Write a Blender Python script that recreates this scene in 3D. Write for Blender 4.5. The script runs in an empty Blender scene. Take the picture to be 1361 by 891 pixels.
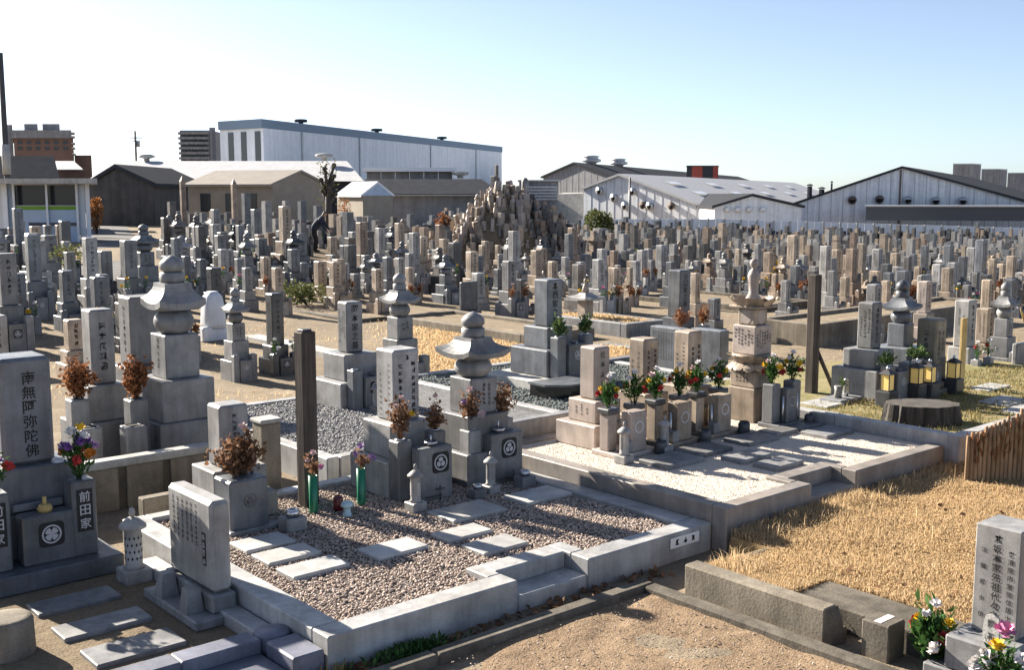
import bpy, math, random
import numpy as np
from math import sin, cos, pi, radians, sqrt
random.seed(7); RNG = np.random.default_rng(7)

# ------------------------------------------------------------------ camera, sky, sun
# world axes follow the cemetery grid: X runs along the plot fronts, Y towards the back of the plots
F, CX, CY, HOR, CAMH = 1466.0, 680.5, 445.5, 258.0, 3.0
PITCH = math.atan((CY - HOR) / F)
YAW = radians(-40.7)
CAM = np.array([-3.4408, -5.7686, CAMH])
FWD = np.array([-sin(YAW), cos(YAW)]); RGT = np.array([cos(YAW), sin(YAW)])
scene = bpy.context.scene
COL = scene.collection
cam = bpy.data.cameras.new("camera"); camo = bpy.data.objects.new("camera", cam); COL.objects.link(camo)
camo.location = CAM; camo.rotation_euler = (pi / 2 - PITCH, 0, YAW)
cam.sensor_width = 36; cam.lens = 36 * F / 1361.0; cam.clip_start = 0.1; cam.clip_end = 4000
scene.camera = camo
SUN_EL, SUN_A = radians(26.5), radians(11)
SD = np.array([-sin(SUN_A) * cos(SUN_EL), cos(SUN_A) * cos(SUN_EL), sin(SUN_EL)])
world = bpy.data.worlds.new("World"); scene.world = world; world.use_nodes = True
wn = world.node_tree
sky = wn.nodes.new("ShaderNodeTexSky"); sky.sky_type = 'NISHITA'; sky.sun_disc = False
sky.sun_elevation = SUN_EL; sky.sun_rotation = -SUN_A
sky.air_density = 0.62; sky.dust_density = 0.5; sky.ozone_density = 2.5
bg = wn.nodes["Background"]; bg.inputs["Strength"].default_value = 0.058
hs = wn.nodes.new("ShaderNodeHueSaturation"); hs.inputs["Saturation"].default_value = 0.78
wn.links.new(sky.outputs[0], hs.inputs["Color"]); wn.links.new(hs.outputs[0], bg.inputs["Color"])
sl = bpy.data.lights.new("sun", 'SUN'); slo = bpy.data.objects.new("sun", sl); COL.objects.link(slo)
sl.energy = 5.0; sl.angle = radians(0.5); sl.color = (1.0, 0.92, 0.80)
from mathutils import Vector
slo.rotation_euler = Vector((-SD[0], -SD[1], -SD[2])).to_track_quat('-Z', 'Y').to_euler()
scene.view_settings.view_transform = 'Standard'; scene.view_settings.look = 'None'
scene.view_settings.exposure = 1.72; scene.view_settings.gamma = 1.0
scene.render.engine = 'CYCLES'
scene.cycles.max_bounces = 5; scene.cycles.diffuse_bounces = 1; scene.cycles.glossy_bounces = 2
scene.cycles.transparent_max_bounces = 6; scene.cycles.caustics_reflective = False; scene.cycles.caustics_refractive = False

# ------------------------------------------------------------------ camera geometry helpers (measured from the photograph)
def ray(px, py):
    x = (px - CX) / F; y = -(py - CY) / F
    a = cos(PITCH) + y * sin(PITCH); z = -sin(PITCH) + y * cos(PITCH)
    h = RGT * x + FWD * a
    return np.array([h[0], h[1], z])
def camxd(X, Y):
    d = np.array([X, Y]) - CAM[:2]; return float(d @ RGT), float(d @ FWD)
def sstep(a, b, t):
    t = min(1.0, max(0.0, (t - a) / (b - a))); return t * t * (3 - 2 * t)
def gz(X, Y):
    x, d = camxd(X, Y)
    g = sstep(17, 48, d) * (min(0.85, -0.06 * (x - 3)) if x < 3 else max(-0.8, -0.032 * (x - 3)))
    g -= sstep(42, 98, d) * 1.05 * sstep(-2, 8, x) + sstep(98, 180, d) * 2.0 * sstep(-6, 4, x)
    return g
def at(px, py, z=None):
    r = ray(px, py)
    if z is not None:
        t = (z - CAMH) / r[2]; return CAM[0] + r[0] * t, CAM[1] + r[1] * t
    z = 0.0
    for _ in range(8):
        t = (z - CAMH) / r[2]; X, Y = CAM[0] + r[0] * t, CAM[1] + r[1] * t; z = 0.5 * z + 0.5 * gz(X, Y)
    return X, Y
def cw(px, d):
    r = ray(px, HOR); k = d / float(r[:2] @ FWD); return CAM[0] + r[0] * k, CAM[1] + r[1] * k
def zd(px, py, d):
    r = ray(px, py); return CAMH + r[2] / float(r[:2] @ FWD) * d
def zat(px, py, X, Y): return zd(px, py, camxd(X, Y)[1])
def proj(X, Y, Z):
    x, d = camxd(X, Y); z = Z - CAMH
    f = d * cos(PITCH) - z * sin(PITCH); up = d * sin(PITCH) + z * cos(PITCH)
    return CX + F * x / f, CY - F * up / f

# ------------------------------------------------------------------ mesh building
_T = []
for sx in (0, 1):
    for sy in (0, 1):
        for sz in (0, 1): _T.append((sx, sy, sz))
def _cb_faces():
    def ix(c, a): return _T.index(c) * 3 + a
    fs = []
    for a in range(3):
        b, c = (a + 1) % 3, (a + 2) % 3
        for s in (0, 1):
            q = []
            for (i, j) in ((0, 0), (1, 0), (1, 1), (0, 1)):
                k = [0, 0, 0]; k[a] = s; k[b] = i; k[c] = j; q.append(ix(tuple(k), a))
            fs.append(q if s else q[::-1])
    for e in range(3):
        a, b = (e + 1) % 3, (e + 2) % 3
        for sa in (0, 1):
            for sb in (0, 1):
                k0 = [0, 0, 0]; k0[a] = sa; k0[b] = sb; k1 = list(k0); k1[e] = 1
                k0, k1 = tuple(k0), tuple(k1)
                q = [ix(k0, a), ix(k1, a), ix(k1, b), ix(k0, b)]
                fs.append(q[::-1] if sa == sb else q)
    for c in _T:
        q = [ix(c, 0), ix(c, 1), ix(c, 2)]; fs.append(q if sum(c) % 2 == 1 else q[::-1])
    return fs
CBF = _cb_faces()
BXF = [(0, 1, 3, 2), (4, 6, 7, 5), (0, 4, 5, 1), (2, 3, 7, 6), (0, 2, 6, 4), (1, 5, 7, 3)]
class M:
    def __init__(s): s.v = []; s.f = []; s.sm = []
    def add(s, v, f, smooth=False):
        o = len(s.v); s.v += [tuple(p) for p in v]; s.f += [tuple(i + o for i in q) for q in f]; s.sm += [smooth] * len(f); return s
    def box(s, x0, x1, y0, y1, z0, z1, c=0.0):
        if c <= 0:
            return s.add([(x, y, z) for x in (x0, x1) for y in (y0, y1) for z in (z0, z1)], BXF)
        lo = (x0, y0, z0); hi = (x1, y1, z1); v = []
        for t in _T:
            for a in range(3):
                p = []
                for k in range(3):
                    e = hi[k] if t[k] else lo[k]
                    if k != a: e += -c if t[k] else c
                    p.append(e)
                v.append(p)
        return s.add(v, CBF)
    def cb(s, cx, cy, w, d, z0, z1, c=0.008): return s.box(cx - w / 2, cx + w / 2, cy - d / 2, cy + d / 2, z0, z1, c)
    def taper(s, cx, cy, w0, w1, z0, z1, d0=None, d1=None):
        d0 = d0 or w0; d1 = d1 or w1
        v = [(cx + sx * w / 2, cy + sy * d / 2, z) for sx in (-1, 1) for sy in (-1, 1) for (w, d, z) in ((w0, d0, z0), (w1, d1, z1))]
        return s.add(v, BXF)
    def lathe(s, prof, cx=0, cy=0, n=14, smooth=True, jit=0, sq=0):
        v = []; f = []
        for (r, z) in prof:
            for i in range(n):
                a = 2 * pi * (i + .5) / n
                k = 1 + (random.uniform(-jit, jit) if jit else 0)
                if sq: k *= (abs(cos(a)) ** sq + abs(sin(a)) ** sq) ** (-1.0 / sq)
                v.append((cx + r * k * cos(a), cy + r * k * sin(a), z))
        m = len(prof)
        for j in range(m - 1):
            for i in range(n):
                i2 = (i + 1) % n; f.append((j * n + i, j * n + i2, (j + 1) * n + i2, (j + 1) * n + i))
        f.append(tuple(range(n))[::-1]); f.append(tuple((m - 1) * n + i for i in range(n)))
        return s.add(v, f, smooth)
    def flare(s, cx, cy, z, w, h, thick, top, lift=0.12, n=6):
        per = []
        for k in range(4):
            for i in range(n):
                a = -1 + 2 * i / n
                x, y = [(a, -1), (1, a), (-a, 1), (-1, -a)][k]; per.append((x, y, abs(a) ** 2.5))
        N = len(per); v = []; f = []
        rings = [(w * .8, 0, 0), (w, 0.1 * thick, 1), (w, thick, 1)]
        for t in (.15, .35, .6, .8, 1): rings.append((top + (w - top) * (1 - t) ** 2.0, thick + (h - thick) * t, (1 - t) ** 2))
        for (r, zz, l) in rings:
            for (x, y, c) in per: v.append((cx + x * r * (1 + .04 * c * l), cy + y * r * (1 + .04 * c * l), z + zz + c * l * lift * w))
        for j in range(len(rings) - 1):
            for i in range(N):
                i2 = (i + 1) % N; f.append((j * N + i, j * N + i2, (j + 1) * N + i2, (j + 1) * N + i))
        f.append(tuple(range(N))[::-1]); f.append(tuple((len(rings) - 1) * N + i for i in range(N)))
        return s.add(v, f)
    def tube(s, p, q, r0, r1=None, n=7):
        r1 = r0 if r1 is None else r1
        p = Vector(p); q = Vector(q); d = (q - p).normalized(); a = d.orthogonal().normalized(); b = d.cross(a)
        v = [tuple(c + (a * cos(2 * pi * i / n) + b * sin(2 * pi * i / n)) * r) for (c, r) in ((p, r0), (q, r1)) for i in range(n)]
        f = [(i, (i + 1) % n, n + (i + 1) % n, n + i) for i in range(n)] + [tuple(range(n))[::-1], tuple(range(n, 2 * n))]
        return s.add(v, f, True)
    def prism(s, pts, z0, z1):
        n = len(pts); z1 = z1 if hasattr(z1, '__len__') else [z1] * n
        v = [(x, y, z0) for x, y in pts] + [(p[0], p[1], z) for p, z in zip(pts, z1)]
        f = [(i, (i + 1) % n, n + (i + 1) % n, n + i) for i in range(n)] + [tuple(range(n))[::-1], tuple(range(n, 2 * n))]
        return s.add(v, f)
    def build(s, name, mat, parent=None, loc=None):
        me = bpy.data.meshes.new(name); me.from_pydata(s.v, [], s.f); me.materials.append(mat)
        if any(s.sm): me.polygons.foreach_set("use_smooth", s.sm)
        o = bpy.data.objects.new(name, me); COL.objects.link(o)
        if loc is not None: o.location = loc
        if parent is not None: o.parent = parent
        return o
def npmesh(name, V, Fc, mat, parent=None, flat=False):
    V = np.asarray(V, np.float32); Fc = np.asarray(Fc, np.int32); k = Fc.shape[1]
    me = bpy.data.meshes.new(name); me.vertices.add(len(V)); me.vertices.foreach_set("co", V.ravel())
    me.loops.add(Fc.size); me.loops.foreach_set("vertex_index", Fc.ravel())
    me.polygons.add(len(Fc)); me.polygons.foreach_set("loop_start", np.arange(0, Fc.size, k, dtype=np.int32))
    me.update(); me.validate(); me.materials.append(mat)
    if flat: me.polygons.foreach_set("use_smooth", [False] * len(me.polygons))
    o = bpy.data.objects.new(name, me); COL.objects.link(o)
    if parent is not None: o.parent = parent
    return o
LABELS = {}
def tag(o, label, cat, group=None):
    o["label"] = label; o["category"] = cat
    if group: o["group"] = group
    k = label.lower()
    if k in LABELS and not (group and LABELS[k] == group): print("DUPLABEL", label)
    LABELS[k] = group
    n = len(label.replace(",", " ").split())
    if n > 16 or n < 4: print("LABELLEN", n, label)
    return o
def thing(name, label, cat, loc=(0, 0, 0), group=None, rz=0.0):
    o = bpy.data.objects.new(name, None); COL.objects.link(o); o.empty_display_size = .1
    o.location = loc; o.rotation_euler = (0, 0, rz)
    o["kind"] = "thing"
    return tag(o, label, cat, group)
def kind(o, k): o["kind"] = k; return o
def copy_tree(o, parent=None):
    c = o.copy(); COL.objects.link(c); c.parent = parent
    for ch in o.children: copy_tree(ch, c)
    return c

# ------------------------------------------------------------------ materials
MATS = {}
class N:
    def __init__(s, name):
        s.m = bpy.data.materials.new(name); s.m.use_nodes = True; s.t = s.m.node_tree
        s.b = s.t.nodes["Principled BSDF"]; MATS[name] = s.m
    def n(s, typ, **kw):
        x = s.t.nodes.new("ShaderNode" + typ)
        for k, v in kw.items(): setattr(x, k, v)
        return x
    def l(s, a, b): s.t.links.new(a, b)
    def val(s, sock, v):
        if hasattr(v, 'is_output') or isinstance(v, bpy.types.NodeSocket): s.l(v, sock)
        else: sock.default_value = v
    def math(s, op, a, b=0.0, c=None):
        x = s.n("Math", operation=op); s.val(x.inputs[0], a); s.val(x.inputs[1], b)
        if c is not None: s.val(x.inputs[2], c)
        return x.outputs[0]
    def mix(s, t, a, b, typ='MIX'):
        x = s.n("MixRGB", blend_type=typ); s.val(x.inputs[0], t)
        for i, c in ((1, a), (2, b)): s.val(x.inputs[i], (*c, 1) if isinstance(c, tuple) and len(c) == 3 else c)
        return x.outputs[0]
    def noise(s, vec, scale, detail=3, rough=.55):
        x = s.n("TexNoise"); s.l(vec, x.inputs["Vector"]); x.inputs["Scale"].default_value = scale
        x.inputs["Detail"].default_value = detail; x.inputs["Roughness"].default_value = rough; return x.outputs["Fac"]
    def ramp(s, t, a, b, lo=0.0, hi=1.0):
        x = s.n("MapRange"); s.l(t, x.inputs[0]); x.inputs[1].default_value = a; x.inputs[2].default_value = b
        x.inputs[3].default_value = lo; x.inputs[4].default_value = hi; return x.outputs[0]
    def bump(s, h, st=.3, dist=.01):
        x = s.n("Bump"); x.inputs["Strength"].default_value = st; x.inputs["Distance"].default_value = dist
        s.l(h, x.inputs["Height"]); s.l(x.outputs[0], s.b.inputs["Normal"])
    def base(s, c, rough=.6, spec=.35):
        s.val(s.b.inputs["Base Color"], (*c, 1) if isinstance(c, tuple) and len(c) == 3 else c)
        s.val(s.b.inputs["Roughness"], rough); s.b.inputs["Specular IOR Level"].default_value = spec; return s.m
def objvec(n, spread=60.0):
    tc = n.n("TexCoord"); oi = n.n("ObjectInfo"); va = n.n("VectorMath", operation='ADD')
    cmb = n.n("CombineXYZ"); r = n.math('MULTIPLY', oi.outputs["Random"], spread)
    for i in range(3): n.l(r, cmb.inputs[i])
    n.l(tc.outputs["Object"], va.inputs[0]); n.l(cmb.outputs[0], va.inputs[1])
    return va.outputs[0], oi.outputs["Random"]
def scaled(n, vec, sc):
    x = n.n("Mapping"); n.l(vec, x.inputs[0]); x.inputs["Scale"].default_value = sc; return x.outputs[0]
def granite(name, c, speck=.26, stain=.4, rough=.55, var=.22, moss=0.0):
    n = N(name); v, r = objvec(n)
    sp = n.ramp(n.noise(v, 210, 2, .7), .36, .64, 1 - speck, 1 + speck * .7)
    st = n.ramp(n.noise(v, 3.2, 6, .62), .36, .66, 1 - stain, 1.06)
    sk = n.ramp(n.noise(scaled(n, v, (13, 13, 1.1)), 1.0, 4, .6), .38, .6, 1 - stain * .55, 1.0)
    k = n.math('MULTIPLY', n.math('MULTIPLY', sp, st), n.math('MULTIPLY', sk, n.ramp(r, 0, 1, 1 - var, 1 + var)))
    col = n.mix(1.0, c, k, 'MULTIPLY')
    warm = n.ramp(n.noise(v, 1.3, 4), .45, .7, 0, .5)
    col = n.mix(warm, col, n.mix(1.0, col, (1.03, .96, .86), 'MULTIPLY'))
    n.bump(n.noise(v, 160, 2), .12, .004)
    return n.base(col, n.ramp(n.noise(v, 5, 3), .3, .7, rough - .14, rough + .14), .5)
G_LIGHT = granite("light_grey_granite", (.395, .388, .38))
G_MID = granite("mid_grey_granite", (.255, .255, .257))
G_BLUE = granite("blue_grey_granite", (.175, .188, .208), rough=.42)
G_DARK = granite("dark_granite", (.09, .094, .10), rough=.35)
G_BLACK = granite("black_polished_granite", (.025, .025, .027), rough=.16, stain=.2)
G_TAN = granite("tan_weathered_stone", (.47, .375, .285), stain=.45)
G_OLIVE = granite("olive_stained_stone", (.31, .28, .21), stain=.4)
G_PINK = granite("pale_pink_granite", (.47, .395, .345), stain=.3)
G_BROWN = granite("brown_weathered_stone", (.36, .265, .195), stain=.5)
G_OLD = granite("old_and_shaded_stone", (.19, .175, .165), stain=.6)  # dark old stone, also used where shade is put into the colour
G_KERB = granite("kerb_granite", (.48, .478, .47), speck=.25, stain=.36, var=.08)
G_KERB2 = granite("brown_kerb_granite", (.31, .275, .245), speck=.25, stain=.3, var=.08)
G_SLAB = granite("paving_granite", (.47, .465, .45), stain=.22, var=.1)
G_WHITE = granite("white_marble", (.72, .73, .76), speck=.1, stain=.15, var=.05)
G_PURPLE = granite("blue_violet_kerb_granite", (.17, .18, .235), stain=.3)
STONES = [G_LIGHT, G_MID, G_BLUE, G_DARK, G_TAN, G_BROWN, G_OLD]
def concrete(name, c, stain=.5, scale=2.2):
    n = N(name); v, r = objvec(n)
    a = n.ramp(n.noise(v, scale, 7, .65), .3, .7, 1 - stain, 1.12)
    b = n.ramp(n.noise(scaled(n, v, (9, 9, .8)), 1, 4), .35, .65, 1 - stain * .6, 1.0)
    c2 = n.ramp(n.noise(v, 60, 3), .3, .7, .85, 1.12)
    k = n.math('MULTIPLY', n.math('MULTIPLY', a, b), c2)
    n.bump(n.noise(v, 45, 5), .35, .01)
    return n.base(n.mix(1.0, c, k, 'MULTIPLY'), .85, .2)
CONC = concrete("weathered_concrete", (.29, .25, .195))
CONC_D = concrete("dark_mossy_concrete", (.20, .175, .14), .55)
CONC_L = concrete("pale_concrete", (.50, .49, .46), .3)
def plain(name, c, rough=.6, spec=.3, var=.0, metal=0.0, streak=0.0):
    n = N(name)
    if var or streak:
        v, r = objvec(n)
        k = n.ramp(n.noise(v, 1.7, 5, .6), .3, .7, 1 - var, 1 + var * .5)
        if streak: k = n.math('MULTIPLY', k, n.ramp(n.noise(scaled(n, v, (2.5, 2.5, .15)), 1, 5), .35, .65, 1 - streak, 1.0))
        c = n.mix(1.0, c, k, 'MULTIPLY')
    n.b.inputs["Metallic"].default_value = metal
    return n.base(c, rough, spec)
INK = plain("engraved_black_paint", (.025, .024, .024), .7)
INK_G = plain("engraved_grey_lines", (.10, .098, .095), .8)
INK_B = plain("engraved_brown_paint", (.09, .045, .03), .7)
INK_W = plain("pale_engraved_paint", (.46, .46, .48), .7)
def wood(name, c, c2):
    n = N(name); v, r = objvec(n)
    g = n.noise(scaled(n, v, (26, 26, 1.2)), 1, 5, .65)
    col = n.mix(n.ramp(g, .32, .68), c, c2)
    col = n.mix(1.0, col, n.ramp(n.noise(v, 4, 3), .3, .7, .75, 1.15), 'MULTIPLY')
    n.bump(g, .5, .01); return n.base(col, .8, .2)
W_POST = wood("weathered_dark_timber", (.05, .041, .036), (.12, .10, .085))
W_YEL = wood("fresh_yellow_board", (.52, .36, .14), (.62, .45, .2))
W_STUMP = wood("charred_bark", (.02, .018, .017), (.10, .09, .08))
W_TOP = concrete("stump_top_wood", (.125, .112, .10), .4, 6)
W_REED = wood("dry_brown_reed", (.26, .165, .09), (.38, .25, .145))
def island(name, cols, rough=.7, spec=.15, trans=0.0):
    n = N(name); g = n.n("NewGeometry"); cr = n.n("ValToRGB"); e = cr.color_ramp.elements
    while len(e) < len(cols): e.new(.5)
    for i, c in enumerate(cols): e[i].position = i / max(1, len(cols) - 1); e[i].color = (*c, 1)
    n.l(g.outputs["Random Per Island"], cr.inputs[0])
    m = n.base(cr.outputs[0], rough, spec)
    if trans:
        tb = n.n("BsdfTranslucent"); n.l(cr.outputs[0], tb.inputs[0]); mx = n.n("MixShader"); mx.inputs[0].default_value = trans
        n.l(n.b.outputs[0], mx.inputs[1]); n.l(tb.outputs[0], mx.inputs[2]); n.l(mx.outputs[0], n.t.nodes["Material Output"].inputs[0])
    return m
LEAF = island("fresh_leaf_green", [(.025, .07, .02), (.05, .12, .03), (.09, .15, .04)], trans=.25)
PINE = island("pine_needle_green", [(.05, .10, .04), (.09, .15, .05), (.16, .19, .07)], trans=.2)
DEAD = island("dead_leaf_brown", [(.11, .06, .035), (.22, .115, .06), (.34, .20, .12), (.16, .09, .06)], trans=.3)
DEADR = island("rusty_dead_leaf", [(.13, .05, .025), (.27, .11, .045), (.33, .16, .08)], trans=.3)
SHRUB = island("olive_shrub_leaf", [(.06, .08, .025), (.11, .13, .04), (.20, .19, .08)], trans=.25)
ORANGE = island("autumn_orange_leaf", [(.32, .13, .04), (.42, .2, .07), (.25, .1, .04)], trans=.3)
PEBBLE = island("mixed_pebbles", [(.24, .185, .155), (.46, .365, .30), (.34, .25, .20), (.60, .50, .42), (.40, .335, .295)], .75)
PEBBLE_G = island("grey_pebbles", [(.19, .19, .195), (.32, .315, .32), (.26, .255, .25), (.42, .41, .40)], .75)
PEBBLE_D = island("dark_grey_pebbles", [(.10, .12, .12), (.20, .225, .215), (.15, .17, .165), (.27, .285, .27)], .7)
PEBBLE_C = island("cream_chippings", [(.60, .53, .45), (.70, .62, .53), (.55, .47, .39), (.74, .68, .60)], .75)
DRYGRASS = island("dry_straw_grass", [(.47, .315, .16), (.61, .445, .25), (.74, .58, .37), (.53, .37, .20), (.67, .50, .30), (.38, .25, .13)], .7, .15, .5)
GREENGRASS = island("short_green_grass", [(.12, .13, .04), (.24, .22, .08), (.38, .30, .14), (.42, .32, .17)], .7, .15, .3)
P_WHITE = plain("white_petal", (.80, .76, .74)); P_PINK = plain("pink_petal", (.62, .22, .36)); P_YEL = plain("yellow_petal", (.85, .52, .03))
P_RED = plain("red_petal", (.42, .035, .035)); P_LILAC = plain("lilac_petal", (.36, .22, .42)); P_PURP = plain("purple_petal", (.14, .06, .26))
P_PALE = plain("faded_pink_petal", (.66, .48, .46)); P_ORA = plain("orange_petal", (.6, .2, .03))
STEEL = plain("stainless_steel", (.62, .62, .63), .28, .5, 0, .9)
IRON = plain("dark_iron", (.04, .04, .042), .45, .5)
PLAST_G = plain("green_plastic", (.012, .17, .09), .35, .5)
PLAST_B = plain("pale_blue_plastic", (.42, .58, .62), .4, .5)
GLASS_R = plain("dark_red_glass", (.12, .015, .02), .2, .5)
def lit(name, c, s):
    n = N(name); m = n.base(c, .5); n.b.inputs["Emission Color"].default_value = (*c, 1); n.b.inputs["Emission Strength"].default_value = s; return m
CANDLE = lit("amber_lantern_pane", (.86, .60, .20), .05)

def ground_mat(name, c1, c2, c3, bump=.5, sc=1.0):
    n = N(name); tc = n.n("TexCoord"); v = tc.outputs["Object"]
    big = n.ramp(n.noise(v, .35 * sc, 6, .6), .38, .62); mid = n.ramp(n.noise(v, 2.6 * sc, 6, .65), .35, .68)
    fine = n.ramp(n.noise(v, 40 * sc, 4, .7), .3, .7, .72, 1.22)
    col = n.mix(mid, n.mix(big, c1, c2), c3)
    col = n.mix(1.0, col, fine, 'MULTIPLY')
    n.bump(n.math('ADD', n.noise(v, 60 * sc, 4, .7), n.math('MULTIPLY', n.noise(v, 9 * sc, 4), 1.5)), bump, .02)
    return n.base(col, .95, .1)
DIRT = ground_mat("sandy_dirt", (.26, .205, .145), (.36, .285, .20), (.22, .18, .13), .8)
DIRT_F = ground_mat("bare_tan_earth", (.28, .195, .125), (.36, .26, .17), (.22, .155, .10), .9)
DIRT_D = ground_mat("brown_soil", (.235, .18, .12), (.29, .225, .15), (.20, .155, .105), .8)  # brown soil mottled by noise
STRAWB = ground_mat("straw_litter", (.34, .23, .11), (.42, .30, .15), (.27, .18, .09), .8)
ASPH = ground_mat("worn_asphalt", (.17, .165, .16), (.21, .20, .19), (.15, .145, .14), .3)
GRAVBED = ground_mat("pebble_bed", (.20, .175, .155), (.27, .235, .21), (.16, .14, .13), .8, 3)
GRAVBED_D = ground_mat("dark_gravel_bed", (.12, .135, .13), (.17, .185, .18), (.10, .11, .11), .8, 3)
GRAVBED_G = ground_mat("grey_gravel_bed", (.22, .22, .225), (.28, .275, .275), (.18, .18, .18), .8, 3)
GRAVBED_C = ground_mat("cream_gravel_bed", (.62, .54, .46), (.68, .60, .52), (.57, .49, .41), .35, 3)

# ------------------------------------------------------------------ writing
_ch = {}
def char(ch):
    if ch not in _ch:
        c = bpy.data.curves.new("glyph", "FONT"); c.body = ch; c.resolution_u = 2
        c.offset = 0.012
        o = bpy.data.objects.new("glyph", c); COL.objects.link(o)
        me = bpy.data.meshes.new_from_object(o.evaluated_get(bpy.context.evaluated_depsgraph_get()))
        v = np.array([p.co[:2] for p in me.vertices]); f = [tuple(p.vertices) for p in me.polygons]
        bpy.data.objects.remove(o); bpy.data.curves.remove(c); bpy.data.meshes.remove(me)
        lo, hi = v.min(0), v.max(0); v = (v - (lo + hi) / 2) / max(.78, float((hi - lo).max()))
        _ch[ch] = (v, f)
    return _ch[ch]
def strokes():
    v = []; f = []
    def bar(x0, y0, x1, y1, w):
        d = np.array([x1 - x0, y1 - y0]); L = np.hypot(*d) or 1; nrm = np.array([-d[1], d[0]]) / L * w / 2
        o = len(v); a = np.array([x0, y0]); b = np.array([x1, y1]); v.extend([a + nrm, a - nrm, b - nrm * .6, b + nrm * .6]); f.append((o, o + 1, o + 2, o + 3))
    R = random.uniform
    for _ in range(random.randint(2, 4)):
        y = R(-.42, .42); bar(-.42 * R(.5, 1), y + R(-.04, .02), .42 * R(.5, 1), y + R(-.02, .06), R(.13, .2))
    for _ in range(random.randint(1, 3)):
        x = R(-.35, .35); bar(x, R(.2, .48), x + R(-.08, .08), -R(.1, .48), R(.13, .2))
    for _ in range(random.randint(1, 2)):
        bar(0, R(-.1, .2), R(.25, .45) * random.choice((-1, 1)), -R(.3, .48), R(.12, .17))
    return np.array(v), f
def write(parent, mat, face, off, cols, name="inscription"):
    """face 'front' (plane y=off) or 'left' (plane x=off); cols: (text, across, z_top, size[, pitch]); '~' is a worn unreadable sign"""
    m = M()
    for c in cols:
        text, ac, zt, sz = c[:4]; pitch = c[4] if len(c) > 4 else sz * 1.12
        for i, chh in enumerate(text):
            if chh == ' ': continue
            v, f = strokes() if chh == '~' else char(chh)
            z = zt - sz / 2 - i * pitch
            if face == 'front': m.add([(ac + p[0] * sz, off - .0025, z + p[1] * sz) for p in v], f)
            else: m.add([(off - .0025, ac - p[0] * sz, z + p[1] * sz) for p in v], [q[::1] for q in f])
    return kind(m.build(name, mat, parent), 'stuff')
def crest(parent, x, y, z, r, mat=None, style=0, plate=True):
    """round family emblem on a front face"""
    if plate:
        p = M(); n = 8; q = []
        for sx, sz in ((1, 1), (-1, 1), (-1, -1), (1, -1)):
            for a in range(3):
                t = {(1, 1): 0, (-1, 1): pi / 2, (-1, -1): pi, (1, -1): 1.5 * pi}[(sx, sz)] + a * pi / 4
                q.append((x + sx * r * .85 + r * .45 * cos(t), z + sz * r * .85 + r * .45 * sin(t)))
        p.add([(a, y - .002, b) for a, b in q], [tuple(range(len(q)))[::-1]]).build("crest_plate", INK, parent)
        y -= .002
    m = M()
    def ring(r0, r1, n=24):
        v = [(x + rr * cos(2 * pi * i / n), y - .003, z + rr * sin(2 * pi * i / n)) for rr in (r0, r1) for i in range(n)]
        m.add(v, [(i, (i + 1) % n, n + (i + 1) % n, n + i) for i in range(n)])
    ring(r * .82, r)
    if style == 0:
        for k in range(4):
            a = pi / 4 + k * pi / 2
            c = [(0, 0), (.35, .3), (.62, .34), (.72, 0), (.62, -.34), (.35, -.3)]
            m.add([(x + r * (p * cos(a) - q * sin(a)), y - .003, z + r * (p * sin(a) + q * cos(a))) for p, q in c], [tuple(range(6))])
    elif style == 1:
        for k in range(3):
            a = pi / 2 + k * 2 * pi / 3
            c = [(.08, 0), (.2, .3), (.5, .34), (.68, 0), (.5, -.34), (.2, -.3)]
            m.add([(x + r * (p * cos(a) - q * sin(a)), y - .003, z + r * (p * sin(a) + q * cos(a))) for p, q in c], [tuple(range(6))])
    return m.build("crest", mat or INK_W, parent)

# ------------------------------------------------------------------ plants and flowers
def leaf_cloud(n, fn, size, aspect=2.2, bend=.25, up=.0):
    """numpy leaf mesh: n bent diamond leaves at fn() -> (pos, dir)"""
    V = np.zeros((n * 4, 3)); Fq = np.zeros((n * 2, 3), int)
    for i in range(n):
        p, d = fn(); p = np.array(p); d = np.array(d, float); d[2] += up; d /= (np.linalg.norm(d) or 1)
        s = size * random.uniform(.6, 1.3); t = np.cross(d, RNG.normal(size=3)); t /= (np.linalg.norm(t) or 1); nn = np.cross(d, t)
        V[4 * i] = p; V[4 * i + 1] = p + d * s * .5 + t * s / aspect / 2 + nn * s * bend * .3
        V[4 * i + 2] = p + d * s * .5 - t * s / aspect / 2 + nn * s * bend * .3; V[4 * i + 3] = p + d * s - nn * s * bend * .3
        Fq[2 * i] = (4 * i, 4 * i + 1, 4 * i + 2); Fq[2 * i + 1] = (4 * i + 1, 4 * i + 3, 4 * i + 2)
    return V, Fq
def bloom_mesh(mat, r, n=13):
    m = M(); ga = 2.39996
    for i in range(n):
        t = (i + .5) / n; z = 1 - t * .95; a = i * ga; rr = sqrt(max(0, 1 - z * z))
        d = np.array([rr * cos(a), rr * sin(a), z]); s = np.array([-sin(a), cos(a), 0]); w = .42
        m.add([d * r * .15, d * r * .75 + s * r * w, d * r * 1.05 + np.array([0, 0, r * .12]), d * r * .75 - s * r * w], [(0, 1, 2, 3)])
    m.lathe([(r * .02, -r * .3), (r * .5, 0), (r * .42, r * .35), (r * .05, r * .55)], n=6)
    me = m.build("bloom", mat); d = me.data; bpy.data.objects.remove(me); return d
BL = {k: bloom_mesh(mm, 1.0) for k, mm in dict(w=P_WHITE, p=P_PINK, y=P_YEL, r=P_RED, l=P_LILAC, v=P_PURP, f=P_PALE, o=P_ORA).items()}
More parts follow.
